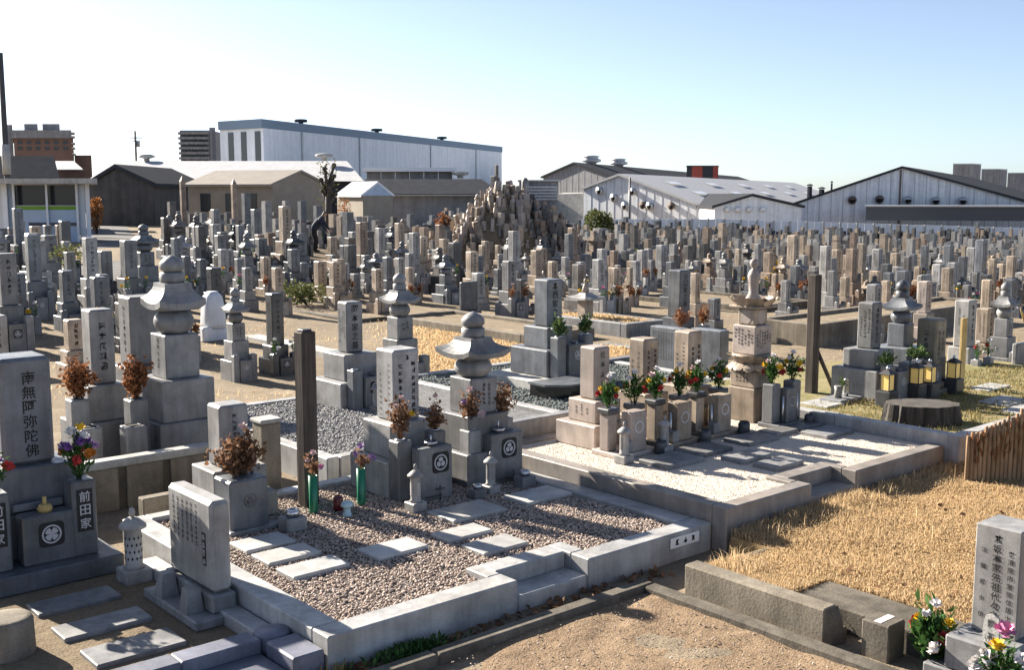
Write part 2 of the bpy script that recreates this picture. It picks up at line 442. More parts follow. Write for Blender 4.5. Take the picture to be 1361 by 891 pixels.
def bouquet(label, X, Y, Z, h, w, blooms, leaf=LEAF, nleaf=90, group=None, br=.04, name="flower_bouquet", lsize=None):
    t = thing(name, label, "flowers", (X, Y, Z), group); dead = leaf in (DEAD, DEADR); ls = lsize or h * .2
    if dead: h *= 1.2; w *= 1.15; ls *= 1.35; nleaf = int(nleaf * 1.25)
    ns = max(5, min(16, nleaf // 14)); tips = []
    for k in range(ns):
        a = k * 2.4 + random.random(); q = (k + .5) / ns; z = h * (.35 + .62 * (1 - q) * random.uniform(.85, 1.05) if not dead else random.uniform(.42, .98))
        r = w * .5 * random.uniform(.25, 1.0) * (1.0 if z < h * .75 else .62); tips.append((r * cos(a), r * sin(a), z))
    def fn():
        c = random.choice(tips); k = random.uniform(.25, 1.05); d = RNG.normal(size=3); sp = h * (.075 if dead else .06)
        p = (c[0] * k + d[0] * sp, c[1] * k + d[1] * sp, max(.0, c[2] * k ** .8 + d[2] * sp)); e = RNG.normal(size=3)
        return p, (e if dead else (c[0] / w + e[0] * .35, c[1] / w + e[1] * .35, .55 + e[2] * .35))
    V, Fq = leaf_cloud(int(nleaf * (1.5 if dead else 1.25)), fn, ls * (.62 if dead else .62), 1.7 if dead else 2.6, .7 if dead else .3)
    npmesh("leaves", V, Fq, leaf, t)
    st = M()
    for c in tips: st.tube((c[0] * .08, c[1] * .08, -.03), c, .0035, .0025, 4)
    st.build("stems", leaf, t)
    n = len(blooms)
    for i, b in enumerate(blooms):
        o = bpy.data.objects.new("bloom", BL[b]); COL.objects.link(o); o.parent = t
        q = i / max(1, n - 1) if n > 1 else 0; a = i * 2.4 + random.random(); zz = h * (1.04 - .6 * q); rr = w * (.1 + .5 * q)
        s = br * random.uniform(.85, 1.2)
        for k in range(2 if (n > 3 and q > .4 and not dead) else 1):
            if k: o = o.copy(); COL.objects.link(o); o.parent = t; a += pi + random.uniform(-.6, .6)
            o.location = (rr * cos(a), rr * sin(a), zz + random.uniform(-.05, .05) * h * q); o.scale = (s, s, s)
            o.rotation_euler = (random.uniform(-.3, .3) - .8 * q * sin(a), random.uniform(-.3, .3) + .8 * q * cos(a), a)
    return t
def blob_plant(name, label, cat, X, Y, Z, rx, ry, h, mat, n=300, size=.1, group=None, trunk=True, rz=None):
    t = thing(name, label, cat, (X, Y, Z), group)
    lob = [(random.uniform(-.5, .5) * rx, random.uniform(-.5, .5) * ry, random.uniform(.35, .8) * h if rz is None else h - rz * random.uniform(.7, 1.6), random.uniform(.35, .6)) for _ in range(7)]
    def fn():
        lx, ly, lz, lr = random.choice(lob); d = RNG.normal(size=3); d /= np.linalg.norm(d); k = random.uniform(.6, 1) * lr
        return (lx + d[0] * k * rx, ly + d[1] * k * ry, max(.02, lz + d[2] * k * (h * .6 if rz is None else rz * 1.2))), d
    V, Fq = leaf_cloud(n, fn, size, 1.8); npmesh("crown", V, Fq, mat, t)
    if trunk:
        m = M()
        for l in lob: m.tube((0, 0, -.05), (l[0], l[1], l[2]), .03 * h, .012 * h, 5)
        m.build("trunk", W_POST, t)
    return t

# ------------------------------------------------------------------ ground, road
def span(a, b, step, far, g=1.35):
    l = list(np.arange(a, b + 1e-6, step)); s = step
    while l[-1] < far: s *= g; l.append(l[-1] + s)
    s = step
    while l[0] > -far: s *= g; l.insert(0, l[0] - s)
    return l
gx = span(-40, 110, 1.5, 1600); gy = span(-12, 110, 1.5, 1600)
V = [(x, y, gz(x, y)) for y in gy for x in gx]; nx = len(gx)
Fq = [(j * nx + i, j * nx + i + 1, (j + 1) * nx + i + 1, (j + 1) * nx + i) for j in range(len(gy) - 1) for i in range(nx - 1)]
go = npmesh("ground", V, Fq, DIRT); kind(go, "structure"); go.data.polygons.foreach_set("use_smooth", [True] * len(Fq))
def strip_on_ground(name, quad_px, mat, dz, nu=6, nv=14, kind_="structure"):
    a, b, c, d = [np.array(at(*p)) for p in quad_px]; V = []
    for j in range(nv + 1):
        for i in range(nu + 1):
            p = (a * (1 - i / nu) + b * i / nu) * (1 - j / nv) + (d * (1 - i / nu) + c * i / nu) * j / nv
            V.append((p[0], p[1], gz(p[0], p[1]) + dz))
    Fq = [(j * (nu + 1) + i, j * (nu + 1) + i + 1, (j + 1) * (nu + 1) + i + 1, (j + 1) * (nu + 1) + i) for j in range(nv) for i in range(nu)]
    return kind(npmesh(name, V, Fq, mat), kind_)
strip_on_ground("road", [(95, 405), (215, 385), (150, 279), (116, 281)], ASPH, .012)

# ------------------------------------------------------------------ loose ground cover
def pebbles(name, n, rect, z, size, mat, parent, holes=(), flat=.55):
    ph = (1 + 5 ** .5) / 2
    iv = np.array([(-1, ph, 0), (1, ph, 0), (-1, -ph, 0), (1, -ph, 0), (0, -1, ph), (0, 1, ph), (0, -1, -ph), (0, 1, -ph), (ph, 0, -1), (ph, 0, 1), (-ph, 0, -1), (-ph, 0, 1)]) / 1.902
    fi = np.array([(0, 11, 5), (0, 5, 1), (0, 1, 7), (0, 7, 10), (0, 10, 11), (1, 5, 9), (5, 11, 4), (11, 10, 2), (10, 7, 6), (7, 1, 8), (3, 9, 4), (3, 4, 2), (3, 2, 6), (3, 6, 8), (3, 8, 9), (4, 9, 5), (2, 4, 11), (6, 2, 10), (8, 6, 7), (9, 8, 1)])
    x0, x1, y0, y1 = rect
    P = np.stack([RNG.uniform(x0, x1, n), RNG.uniform(y0, y1, n)], 1); ok = np.ones(n, bool)
    for (a, b, c, d) in holes: ok &= ~((P[:, 0] > a) & (P[:, 0] < b) & (P[:, 1] > c) & (P[:, 1] < d))
    P = P[ok]; n = len(P)
    sc = size * RNG.uniform(.6, 1.25, (n, 1)) * np.array([[1, .7, flat]]) * RNG.uniform(.8, 1.2, (n, 3))
    V = iv[None] * sc[:, None] * (1 + RNG.uniform(-.18, .18, (n, 12, 1)))
    tl = RNG.uniform(-.6, .6, (n, 1)); V[:, :, 2] += V[:, :, 0] * tl
    a = RNG.uniform(0, 2 * pi, (n, 1)); ca, sa = np.cos(a), np.sin(a)
    X = V[:, :, 0] * ca - V[:, :, 1] * sa; Y = V[:, :, 0] * sa + V[:, :, 1] * ca
    V = np.stack([X + P[:, :1], Y + P[:, 1:], V[:, :, 2] + z + RNG.uniform(-.3, .5, (n, 1)) * size], 2)
    Fc = (fi[None] + (np.arange(n) * 12)[:, None, None]).reshape(-1, 3)
    o = npmesh(name, V.reshape(-1, 3), Fc, mat, parent); return kind(o, "stuff")
def blades(name, P, z, h, w, mat, parent=None, lean=.5, label=None):
    n = len(P); h = h * RNG.uniform(.45, 1.25, n); a = RNG.uniform(0, 2 * pi, n); l = RNG.uniform(0, lean, n) * h; b = RNG.uniform(0, 2 * pi, n)
    tx, ty = np.cos(a) * w / 2, np.sin(a) * w / 2; lx, ly = np.cos(b) * l, np.sin(b) * l; z = np.broadcast_to(z, n)
    V = np.zeros((n, 5, 3)); 
    V[:, 0] = np.stack([P[:, 0] - tx, P[:, 1] - ty, z - .01], 1); V[:, 1] = np.stack([P[:, 0] + tx, P[:, 1] + ty, z - .01], 1)
    V[:, 2] = np.stack([P[:, 0] - tx * .8 + lx * .35, P[:, 1] - ty * .8 + ly * .35, z + h * .6], 1)
    V[:, 3] = np.stack([P[:, 0] + tx * .8 + lx * .35, P[:, 1] + ty * .8 + ly * .35, z + h * .6], 1)
    V[:, 4] = np.stack([P[:, 0] + lx, P[:, 1] + ly, z + h * (1 - .35 * l / (h + 1e-6))], 1)
    f = np.array([(0, 1, 3), (0, 3, 2), (2, 3, 4)]); Fc = (f[None] + (np.arange(n) * 5)[:, None, None]).reshape(-1, 3)
    return kind(npmesh(name, V.reshape(-1, 3), Fc, mat, parent), "stuff")
def clumpy(n, x0, x1, y0, y1, k=.6):
    P = np.stack([RNG.uniform(x0, x1, n), RNG.uniform(y0, y1, n)], 1); m = n // 12
    C = np.stack([RNG.uniform(x0, x1, m), RNG.uniform(y0, y1, m)], 1)
    q = int(n * k); P[:q] = C[RNG.integers(0, m, q)] + RNG.normal(0, .045, (q, 2))
    P[:, 0] = P[:, 0].clip(x0, x1); P[:, 1] = P[:, 1].clip(y0, y1); return P

# ------------------------------------------------------------------ plot with mixed pebbles (front centre)
def slab(root, x0, x1, y0, y1, z0, z1, mat=G_SLAB, name="paving_slab"): return M().box(x0, x1, y0, y1, z0, z1, .008).build(name, mat, root)
p1 = thing("grave_plot", "granite kerbed grave plot filled with mixed pebbles, stepping slabs and a notched step", "grave plot", (0, 0, 0))
K = .24
def kerb(root, x0, x1, y0, y1, z1, mat, z0=-.05, c=.01): return M().box(x0, x1, y0, y1, z0, z1, c).build("kerb", mat, root)
for q in ((0, .2, .2, 3.35), (0, 1.58, 0, .198), (2.29, 3.75, 0, .198), (3.55, 3.75, .2, 3.35), (.202, 3.548, 3.2, 3.35)): kerb(p1, *q, K, G_KERB)
m = M()  # kerb stone bent round the step, one L-profile piece each side and a back piece with rounded inner corners
m.box(1.46, 1.578, .2, .46, -.05, K, .008); m.build("kerb", G_KERB, p1)
M().box(2.292, 2.43, .2, .46, -.05, K, .008).build("kerb", G_KERB, p1)
M().box(1.58, 2.29, .255, .46, -.05, K, .012).build("kerb", G_KERB, p1)
M().box(1.582, 2.288, .005, .253, -.05, .115, .012).build("step", G_KERB, p1)
SL1 = [(.42, .86, 1.9, 2.2), (.41, .87, 1.52, 1.81), (.4, .885, 1.13, 1.4), (1.11, 1.59, 1.09, 1.39), (2.14, 2.74, 1.48, 1.865), (1.78, 2.24, 1.08, 1.335), (1.79, 2.25, .64, .94), (2.975, 3.54, 1.475, 1.825)]
for (a, b, c, d) in SL1: slab(p1, a, b, c, d, .16, .232)
M().box(.205, 3.545, .465, 3.195, -.04, .195).build("gravel_bed", GRAVBED, p1)
M().box(.205, 1.455, .205, .462, -.04, .195).build("gravel_bed", GRAVBED, p1)
M().box(2.435, 3.545, .205, .462, -.04, .195).build("gravel_bed", GRAVBED, p1)
pebbles("gravel", 30000, (.2, 3.55, .2, 3.2), .200, .0125, PEBBLE, p1, [(1.45, 2.44, 0, .47)] + SL1)
np_ = M().box(3.22, 3.58, -.012, -.001, .115, .205, .004).build("name_plate", P_WHITE, p1)
write(np_, INK, 'front', -.012, [("~", 3.30, .19, .055), ("~", 3.40, .19, .055), ("~", 3.50, .19, .055)])

# ------------------------------------------------------------------ cream plot (right of it)
p2 = thing("grave_plot", "raised grave plot of pale cream chippings with brown granite kerbs", "grave plot", (0, 0, 0))
X0, X1, Y0, Y1, K2 = 3.77, 7.38, -.14, 3.0, .385
for q in ((X0, X0 + .16, Y0 + .16, Y1), (X0, 5.0, Y0, Y0 + .158), (5.72, X1, Y0, Y0 + .158), (X0 + .162, X1, Y1 - .15, Y1)): kerb(p2, *q, K2, G_KERB2)
M().box(4.9, 4.998, Y0 + .16, .3, -.05, K2, .008).build("kerb", G_KERB2, p2); M().box(5.722, 5.82, Y0 + .16, .3, -.05, K2, .008).build("kerb", G_KERB2, p2)
M().box(5.0, 5.72, .12, .3, -.05, K2, .012).build("kerb", G_KERB2, p2)
M().box(5.002, 5.718, Y0 + .01, .118, -.05, .25, .012).build("step", G_KERB2, p2)
M().box(X0 + .165, X1, .305, Y1 - .155, -.04, .355).build("gravel_bed", GRAVBED_C, p2)
M().box(X0 + .165, 4.895, Y0 + .165, .302, -.04, .355).build("gravel_bed", GRAVBED_C, p2)
M().box(5.825, X1, Y0 + .165, .302, -.04, .355).build("gravel_bed", GRAVBED_C, p2)
SL2 = [(4.46, 5.02, 1.12, 1.5), (5.06, 5.6, 1.22, 1.58), (5.18, 5.66, .78, 1.06), (5.2, 5.66, .40, .68), (5.86, 6.4, 1.22, 1.56), (6.46, 6.86, 1.3, 1.56), (6.78, 7.3, .88, 1.22), (6.9, 7.3, 1.28, 1.5)]
for (a, b, c, d) in SL2: slab(p2, a, b, c, d, .33, .40, G_MID)
pebbles("chippings", 16000, (X0 + .16, X1, Y0 + .16, Y1 - .15), .3555, .0065, PEBBLE_C, p2, [(4.9, 5.83, -.2, .31)] + SL2)
ws = thing("back_wall", "grey granite wall block closing the back of the cream plot", "wall", (0, 0, 0))
M().box(3.3, 5.6, 3.06, 3.2, 0, .56, .012).build("wall_stone", G_MID, ws); M().box(5.604, 7.35, 3.06, 3.2, 0, .52, .012).build("wall_stone", G_MID, ws)

# third plot (green turf, stump, lit lanterns)
p3 = thing("grave_plot", "granite kerbed plot of thin green turf around the charred stump", "grave plot", (0, 0, 0))
for q in ((7.40, 7.55, -.3, 1.2), (7.40, 7.55, 1.202, 3.2), (7.552, 10.4, -.3, -.15), (10.402, 13.5, -.3, -.15)): kerb(p3, *q, .5, G_KERB)
M().box(7.555, 13.5, -.145, 3.9, -.05, .40).build("soil", ground_mat("mossy_turf_soil", (.24, .20, .10), (.16, .17, .06), (.33, .27, .16)), p3)
P = clumpy(9000, 7.58, 13.0, -.12, 2.0, .8); blades("turf", P, .40, .05, .010, GREENGRASS, p3, .9)
for q in ((8.1, 8.5, 1.75, 2.15), (9.85, 10.5, .35, .75), (9.5, 10.1, -.02, .3), (10.7, 11.3, 1.0, 1.3)): slab(p3, *q, .38, .425, G_SLAB)

# back-left gravel plot
p0 = thing("grave_plot", "flat grave plot of fine grey gravel behind the dark timber post", "grave plot", (0, 0, 0))
for q in ((2.3, 2.45, 3.8, 5.5), (2.3, 2.45, 5.502, 7.1), (2.452, 4.2, 3.78, 3.93), (4.202, 5.6, 3.78, 3.93), (2.452, 5.6, 6.95, 7.1)): kerb(p0, *q, .32, G_KERB)
M().box(2.455, 5.6, 3.935, 6.945, -.04, .29).build("gravel_bed", GRAVBED_G, p0)
pebbles("gravel", 9000, (2.45, 4.7, 3.93, 6.95), .295, .017, PEBBLE_G, p0)
# dark gravel plot on the right of it
pd = thing("grave_plot", "grave plot of dark green-grey gravel around the stone with a black base", "grave plot", (0, 0, 0))
for q in ((5.7, 5.85, 3.5, 7.6), (5.852, 8.6, 3.5, 3.65), (8.602, 9.4, 3.5, 3.65), (9.25, 9.4, 3.652, 7.6), (5.852, 9.248, 7.45, 7.6)): kerb(pd, *q, .32, G_KERB)
M().box(5.855, 9.245, 3.655, 7.445, -.04, .28).build("gravel_bed", GRAVBED_D, pd)
pebbles("gravel", 7000, (5.85, 9.25, 3.65, 7.45), .285, .02, PEBBLE_D, pd)

# earth plot in front, low mossy kerb
pe = thing("grave_plot", "bare tan earth plot edged by a low dark mossy kerb", "grave plot", (0, 0, 0))
for q in ((-1.6, .6, -.36, -.24), (.602, 2.64, -.36, -.24), (2.52, 2.64, -3.9, -.362)):
    M().box(*q, -.05, .075, .015).build("kerb", CONC_D, pe)
gxs = np.linspace(-1.6, 2.52, 60); gys = np.linspace(-4.2, -.36, 60)
V = [(x, y, .018 + .018 * sin(x * 3.1 + y) * sin(y * 2.3 - x) + .012 * sin(x * 9 + 3 * sin(y * 5)) * sin(y * 8)) for y in gys for x in gxs]
Fq = [(j * 60 + i, j * 60 + i + 1, (j + 1) * 60 + i + 1, (j + 1) * 60 + i) for j in range(59) for i in range(59)]
npmesh("soil", V, Fq, DIRT_F, pe)
pebbles("grit", 1500, (-1.0, 2.5, -2.6, -.4), .03, .008, PEBBLE, pe)
V, Fq = leaf_cloud(260, lambda: ((random.uniform(-.3, 3.0), random.uniform(-.22, -.03), .012), (random.uniform(-1, 1), random.uniform(-1, 1), .15)), .07, 1.8)
tag(kind(npmesh("leaf_litter", V, Fq, DEAD), "stuff"), "fallen brown leaves along the kerb foot", "leaf litter")
V, Fq = leaf_cloud(420, lambda: ((random.gauss(.55, .16), random.uniform(-.2, -.06), random.uniform(0, .05)), (random.uniform(-1, 1), random.uniform(-1, 1), .8)), .06, 3)
tag(kind(npmesh("weeds", V, Fq, LEAF), "stuff"), "dark green weeds at the kerb foot", "weeds")
P = np.concatenate([RNG.normal((0.05, -.06), (.03, .02), (60, 2)), RNG.normal((-.06, .05), (.02, .05), (40, 2))])
tag(blades("weed_grass", P, 0, .09, .012, GREENGRASS), "few green grass blades at the near kerb corner", "grass")

# ------------------------------------------------------------------ straw grass bed on the right with concrete edging
pg = thing("planted_bed", "wide bed of straw coloured dry grass with stained concrete edging", "grass bed", (0, 0, 0))
M().box(2.74, 2.89, -1.78, -.56, -.05, .25, .015).build("edging", CONC, pg)
m = M(); m.add([(2.741, -1.782, -.05), (2.889, -1.782, -.05), (2.89, -1.86, -.05), (2.75, -1.82, -.05), (2.741, -1.782, .245), (2.889, -1.782, .245), (2.875, -1.83, .16), (2.77, -1.805, .2)],
    [(0, 3, 2, 1), (4, 5, 6, 7), (0, 1, 5, 4), (1, 2, 6, 5), (2, 3, 7, 6), (3, 0, 4, 7)]); m.build("broken_end", CONC_D, pg)
M().box(2.892, 3.75, -.62, -.56, -.05, .165, .01).build("edging", CONC, pg)
M().box(3.03, 3.43, -2.6, -1.35, -.05, .175, .012).build("edging", CONC_D, pg)
M().box(2.892, 3.026, -1.78, -1.35, -.05, .06, .012).build("sill_stone", CONC, pg)
bx = thing("edging_stone", "small square concrete block with two white labels beside the yellow flowers", "block", (*[q + .1 for q in at(1180, 884, 0)], 0))
M().cb(0, 0, .2, .2, -.03, .25, .01).build("block", CONC_D, bx)
for k in (0, 1): M().box(-.085 + k * .09, -.005 + k * .09, -.03, .02, .25, .253).build("label_tag", P_WHITE, bx)
M().box(3.435, 16, -8, -.625, -.05, .16).build("soil", STRAWB, pg); M().box(2.895, 3.43, -1.345, -.625, -.05, .16).build("soil", STRAWB, pg)
M().box(3.755, 16, -.62, -.20, -.05, .16).build("soil", STRAWB, pg)
P = np.concatenate([clumpy(14000, 2.9, 3.43, -1.34, -.57, .3), clumpy(150000, 3.44, 8.0, -3.3, -.57, .3), clumpy(16000, 3.76, 8.0, -.57, -.2, .4), clumpy(5000, 3.44, 7.0, -5.2, -3.3)])
hh = .036 + .014 * np.sin(P[:, 0] * 2.1 + 1) * np.sin(P[:, 1] * 2.9) + .015 * np.sin(P[:, 0] * 7.3) * np.sin(P[:, 1] * 6.1 + 2) + np.clip((P[:, 1] + .6) * .16, 0, .06) + np.clip((3.4 - P[:, 0]) * .07, 0, .04)
blades("dry_grass", P, .16, hh, .0065, DRYGRASS, pg, 1.3)
P = np.concatenate([clumpy(260, 3.8, 7.2, -.5, -.2, .7), clumpy(120, 2.92, 3.3, -.9, -.6, .5), clumpy(160, 2.92, 7, -2.6, -.6, .5)])
blades("tall_dry_grass", P, .16, .15, .006, DRYGRASS, pg, .6)
V, Fq = leaf_cloud(60, lambda: ((random.uniform(3.5, 7), random.uniform(-3, -.6), .2), (random.uniform(-1, 1), random.uniform(-1, 1), .1)), .06, 1.7)
kind(npmesh("fallen_leaves", V, Fq, DEAD, pg), "stuff")

# brown reed canes standing in for a smeared patch at the picture edge
rd = thing("reed_stand_in", "upright brown reed canes standing in for a smeared patch behind the straw grass", "reeds", (*at(1284, 640, .16), .15))
for i in range(44):
    x = .030 * i; y = -.0293 * i
    h = min(.95, .46 + .0225 * i) + .012 * sin(i * 1.7) + random.uniform(-.012, .012)
    m = M(); n = 7; v = []
    for (zz, ww) in ((0, .03), (h * .35, .03), (h * .75, .028), (h, .022)):
        for q in range(n): a = 2 * pi * q / n; v.append((x + ww * .9 * cos(a) + .006 * sin(zz * 7 + i), y + ww * .7 * sin(a), zz))
    f = [(j * n + q, j * n + (q + 1) % n, (j + 1) * n + (q + 1) % n, (j + 1) * n + q) for j in range(3) for q in range(n)] + [tuple(range(3 * n, 4 * n))]
    m.add(v, f, True); m.build("cane", W_REED, rd)
def rfn():
    i = random.uniform(0, 30); return (.044 * i, -.043 * i + random.uniform(-.06, .06), min(.80, .40 + .028 * i) * random.uniform(.4, 1.0)), (random.uniform(-.4, .4), random.uniform(-.4, .4), 1)
V, Fq = leaf_cloud(600, rfn, .11, 6); npmesh("leaves", V, Fq, DEADR, rd)
rp = thing("pampas_plume", "pale dry plume stalks leaning in beside the round-roofed stone at the picture edge", "dry grass", (9.6, -.0, .4))
for k in range(7):
    m = M(); a = random.uniform(-.25, .1); x = .1 * k; L = random.uniform(.85, 1.15); tip = (x - .35 * (k % 3) * .5 - .1, a * .3, L)
    m.tube((x, 0, 0), tip, .008, .005, 5); m.tube(tip, (tip[0] - .15, tip[1], tip[2] + .16), .028, .006, 6); m.build("stalk", W_YEL, rp)

# ------------------------------------------------------------------ gravestone builders (local origin: middle of the foot)
def tiers(t, spec, mat, names=("base_step", "plinth", "pillar"), c=.012, mats=None):
    z = 0; out = []
    for i, (w, d, h) in enumerate(spec):
        nm = names[i] if len(spec) == len(names) else (names[-1] if i == len(spec) - 1 else "base_step")
        cc = c * (1.6 if i == len(spec) - 1 else 1)
        out.append(M().cb(0, 0, w, d, z, z + h, min(cc, w * .1)).build(nm, (mats or [mat] * 9)[i], t)); z += h
    return out, z
def marks(p, face, off, z0, z1, w, ncol, size, mat=INK_G):
    cols = []; n = max(1, int((z1 - z0) / (size * 1.15)))
    for k in range(ncol):
        a = (k + .5) / ncol * w - w / 2; m_ = n if ncol == 1 else max(2, n - random.randint(0, n // 2))
        off_ = 0 if ncol == 1 else random.uniform(0, (n - m_) * size)
        cols.append(("~" * m_, a, z1 - off_, size))
    return write(p, mat, face, off, cols)
def vase(t, x, y, w, z0, z1, mat, cup=None, d=None):
    o = M().cb(x, y, w, d or w, z0, z1, w * .07).build("vase_pillar", mat, t)
    r = w * .3
    M().lathe([(r, z1 - .0), (r * 1.1, z1 + .012), (r * .8, z1 + .013), (r * .75, z1 + .004)], x, y, 10).build("vase_mouth", cup or STEEL, o)
    return o
def front_set(t, yf, s, h, mat, style=0, plate=True, bowl=True, cmat=None):
    """flower pillars either side of a crested incense block, standing before the stone"""
    w = s * .5
    for sx in (-1, 1): vase(t, sx * s * .78, yf - w * .6, w, 0, h, mat)
    b = M().cb(0, yf - w * .75, s * .98, w * 1.2, 0, h * .82, .01).build("incense_block", mat, t)
    crest(b, 0, yf - w * 1.35, h * .55, s * .2, cmat, style, plate)
    if bowl: M().lathe([(s * .1, h * .82), (s * .2, h * .82 + s * .1), (s * .18, h * .82 + s * .11), (s * .08, h * .82 + s * .04)], 0, yf - w * .75, 10).build("water_bowl", mat, t)
def five_ring(t, s, zc, hc, hs, hr, hf, mat, base=(), wr=1.5, mats=None, c=.01):
    """base tiers, cube, globe, flared roof, bowl and jewel"""
    z = 0
    for i, (w, d, h) in enumerate(base):
        M().cb(0, 0, w, d, z, z + h, c).build("plinth" if i == len(base) - 1 else "base_step", mat, t); z += h
    zc = z if zc is None else zc
    cube = M().cb(0, 0, s, s, zc, zc + hc, c).build("cube", mat, t); z = zc + hc
    r = s * .56
    M().lathe([(r * (.62 + .38 * sin(pi * (k / 10)) ** .8), z + hs * k / 10) for k in range(11)], 0, 0, 20).build("globe", mat, t); z += hs
    M().flare(0, 0, z, s * wr / 2, hr, hr * .26, s * .39, .2).build("flared_roof", mat, t); z += hr
    f = M(); f.lathe([(s * .33, z), (s * .345, z + hf * .08), (s * .345, z + hf * .34), (s * .30, z + hf * .38)], 0, 0, 16)
    f.lathe([(s * .25, z + hf * .38), (s * .345, z + hf * .52), (s * .34, z + hf * .7), (s * .24, z + hf * .86), (s * .08, z + hf * .96), (s * .02, z + hf)], 0, 0, 16)
    f.build("jewel_finial", mat, t)
    return cube
def small_lantern(label, X, Y, Z, h, mat=G_MID, group=None, holes=False, r=None):
    t = thing("stone_lantern", label, "lantern", (X, Y, Z), group)
    r = r or h * .14
    M().cb(0, 0, r * 2.5, r * 2.5, 0, h * .2, .008).build("base", mat, t)
    sh = M().lathe([(r * 1.0, h * .2), (r * .78, h * .25), (r * .78, h * .70), (r * .95, h * .73)], 0, 0, 12).build("shaft", mat, t)
    if holes:
        for k in range(4):
            for i in range(12):
                a = 2 * pi * (i + .5 * (k % 2)) / 12; x, y, z = r * .79 * cos(a), r * .79 * sin(a), h * (.34 + .09 * k)
                M().add([(x + r * .1 * p * -sin(a), y + r * .1 * p * cos(a), z + q * h * .026) for p, q in ((0, -1), (1, 0), (0, 1), (-1, 0))], [(0, 1, 2, 3)]).build("opening", INK, sh)
    else:
        for a in (-pi / 2, pi):
            n = 6; v = []
            for q in range(n + 1):
                b = a - .42 + .84 * q / n
                for zz in (h * .34, h * .62): v.append((r * .82 * cos(b), r * .82 * sin(b), zz))
            M().add(v, [(2 * q, 2 * q + 2, 2 * q + 3, 2 * q + 1) for q in range(n)]).build("light_window", G_LIGHT, sh)
    M().lathe([(r * .9, h * .72), (r * 1.25, h * .735), (r * 1.2, h * .77), (r * .5, h * .86), (r * .2, h * .87)], 0, 0, 14).build("cap", mat, t)
    M().lathe([(r * .16, h * .86), (r * .2, h * .89), (r * .3, h * .93), (r * .22, h * .98), (r * .03, h)], 0, 0, 10).build("finial", mat, t)
    return t
def incense(label, X, Y, Z, w, mat=G_MID):
    t = thing("incense_stand", label, "incense stand", (X, Y, Z))
    M().cb(0, 0, w, w * .9, 0, w * .62, .01).build("block", mat, t)
    M().lathe([(w * .25, w * .62), (w * .34, w * .78), (w * .30, w * .92), (w * .2, w * .93), (w * .16, w * .75)], 0, 0, 10).build("bowl", STEEL, t)
    return t

# ---- pale pillar in the pebble plot
Z1 = .2
g = thing("gravestone", "pale granite pillar gravestone with dead flowers beside the five-ring tower in the pebble plot", "gravestone", (2.5, 2.81, Z1))
(pb, pp, pt), _ = tiers(g, [(.70, .64, .34), (.5, .47, .33), (.30, .30, .68)], G_LIGHT)
write(pt, INK, 'front', -.15, [("~", .01, 1.30, .055), ("~~~~~~~~", .075, 1.24, .055, .066), ("~~~~~~~~", -.075, 1.22, .055, .066)])
write(pt, INK_G, 'left', -.15, [("~~~~~~~~~", -.07, 1.22, .026, .055), ("~~~~~~~~", .07, 1.12, .026, .055)])
ib = M().box(-.2, .17, -.63, -.49, 0, .5, .012).build("incense_block", G_MID, g)
crest(ib, 0.03, -.63, .35, .075, None, 1)
vase(g, -.25, -.39, .16, 0, .56, G_MID); vase(g, .14, -.40, .15, 0, .60, G_MID)
m = M(); m.lathe([(.03, .5), (.065, .53), (.06, .545), (.03, .52)], -.02, -.55, 10); m.tube((-.02, -.55, .53), (-.02, -.55, .6), .012, .008, 6); m.build("candle_cup", STEEL, g)
fr = M(); fr.tube((-.16, -.66, .05), (.02, -.66, .05), .006); fr.tube((.0, -.66, 0), (.0, -.66, .14), .006); fr.tube((-.05, -.66, .11), (.05, -.66, .11), .006); fr.build("candle_holder", IRON, g)
bouquet("withered beige and yellow flowers before the pale pillar in the pebble plot", 2.25, 2.42, .77, .30, .20, "ffyf", DEAD, 170, br=.035, lsize=.06)
bouquet("dark dried flower bunch before the pale pillar in the pebble plot", 2.64, 2.41, .81, .24, .16, "f", DEAD, 130, br=.03, lsize=.055)
# ---- five-ring tower in the pebble plot
g = thing("five_ring_tower", "grey five-ring stone tower with flared roof and crested block in the pebble plot", "stone tower", (3.27, 2.62, Z1))
cu = five_ring(g, .335, .67, .35, .19, .2, .25, G_MID, [(.64, .62, .32), (.5, .48, .35)], 1.52)
marks(cu, 'front', -.168, .72, .97, .2, 3, .04)
ib = M().box(-.07, .33, -.37, -.24, 0, .49, .012).build("incense_block", G_MID, g)
crest(ib, .15, -.37, .34, .075, None, 1)
vase(g, -.19, -.17 - .02, .16, 0, .54, G_MID); vase(g, .25, -.16, .15, 0, .6, G_MID)
m = M(); m.lathe([(.03, .49), (.07, .525), (.065, .54), (.03, .51)], .07, -.3, 10); m.tube((.07, -.3, .52), (.07, -.3, .62), .01, .008, 6); m.build("candle_cup", STEEL, g)
fr = M(); fr.tube((.0, -.40, .05), (.2, -.40, .05), .006); fr.tube((.18, -.40, 0), (.18, -.40, .12), .006); fr.build("candle_holder", IRON, g)
bouquet("dried flowers with one big pale pink head before the five-ring tower", 3.08, 2.43, .75, .29, .19, "flf", DEAD, 150, br=.045, lsize=.06)
bouquet("dark withered bunch on the right pillar before the five-ring tower", 3.52, 2.46, .81, .26, .21, "", DEAD, 190, lsize=.06)
small_lantern("small stone candle lantern before the pale pillar in the pebble plot", 2.13, 2.02, Z1, .43, G_LIGHT)
small_lantern("small stone candle lantern before the five-ring tower in the pebble plot", 3.02, 2.05, Z1, .40, G_LIGHT)
incense("small incense stand between the lantern and the first wide slab", 2.82, 2.0, Z1, .14)
incense("small incense stand by the pebble plot kerb facing the cream plot", 3.56 - .14, 2.02, Z1, .17)
pt_ = thing("timber_post", "tall square weathered timber post in the pebble plot", "post", (1.5, 2.8, .15), rz=.1)
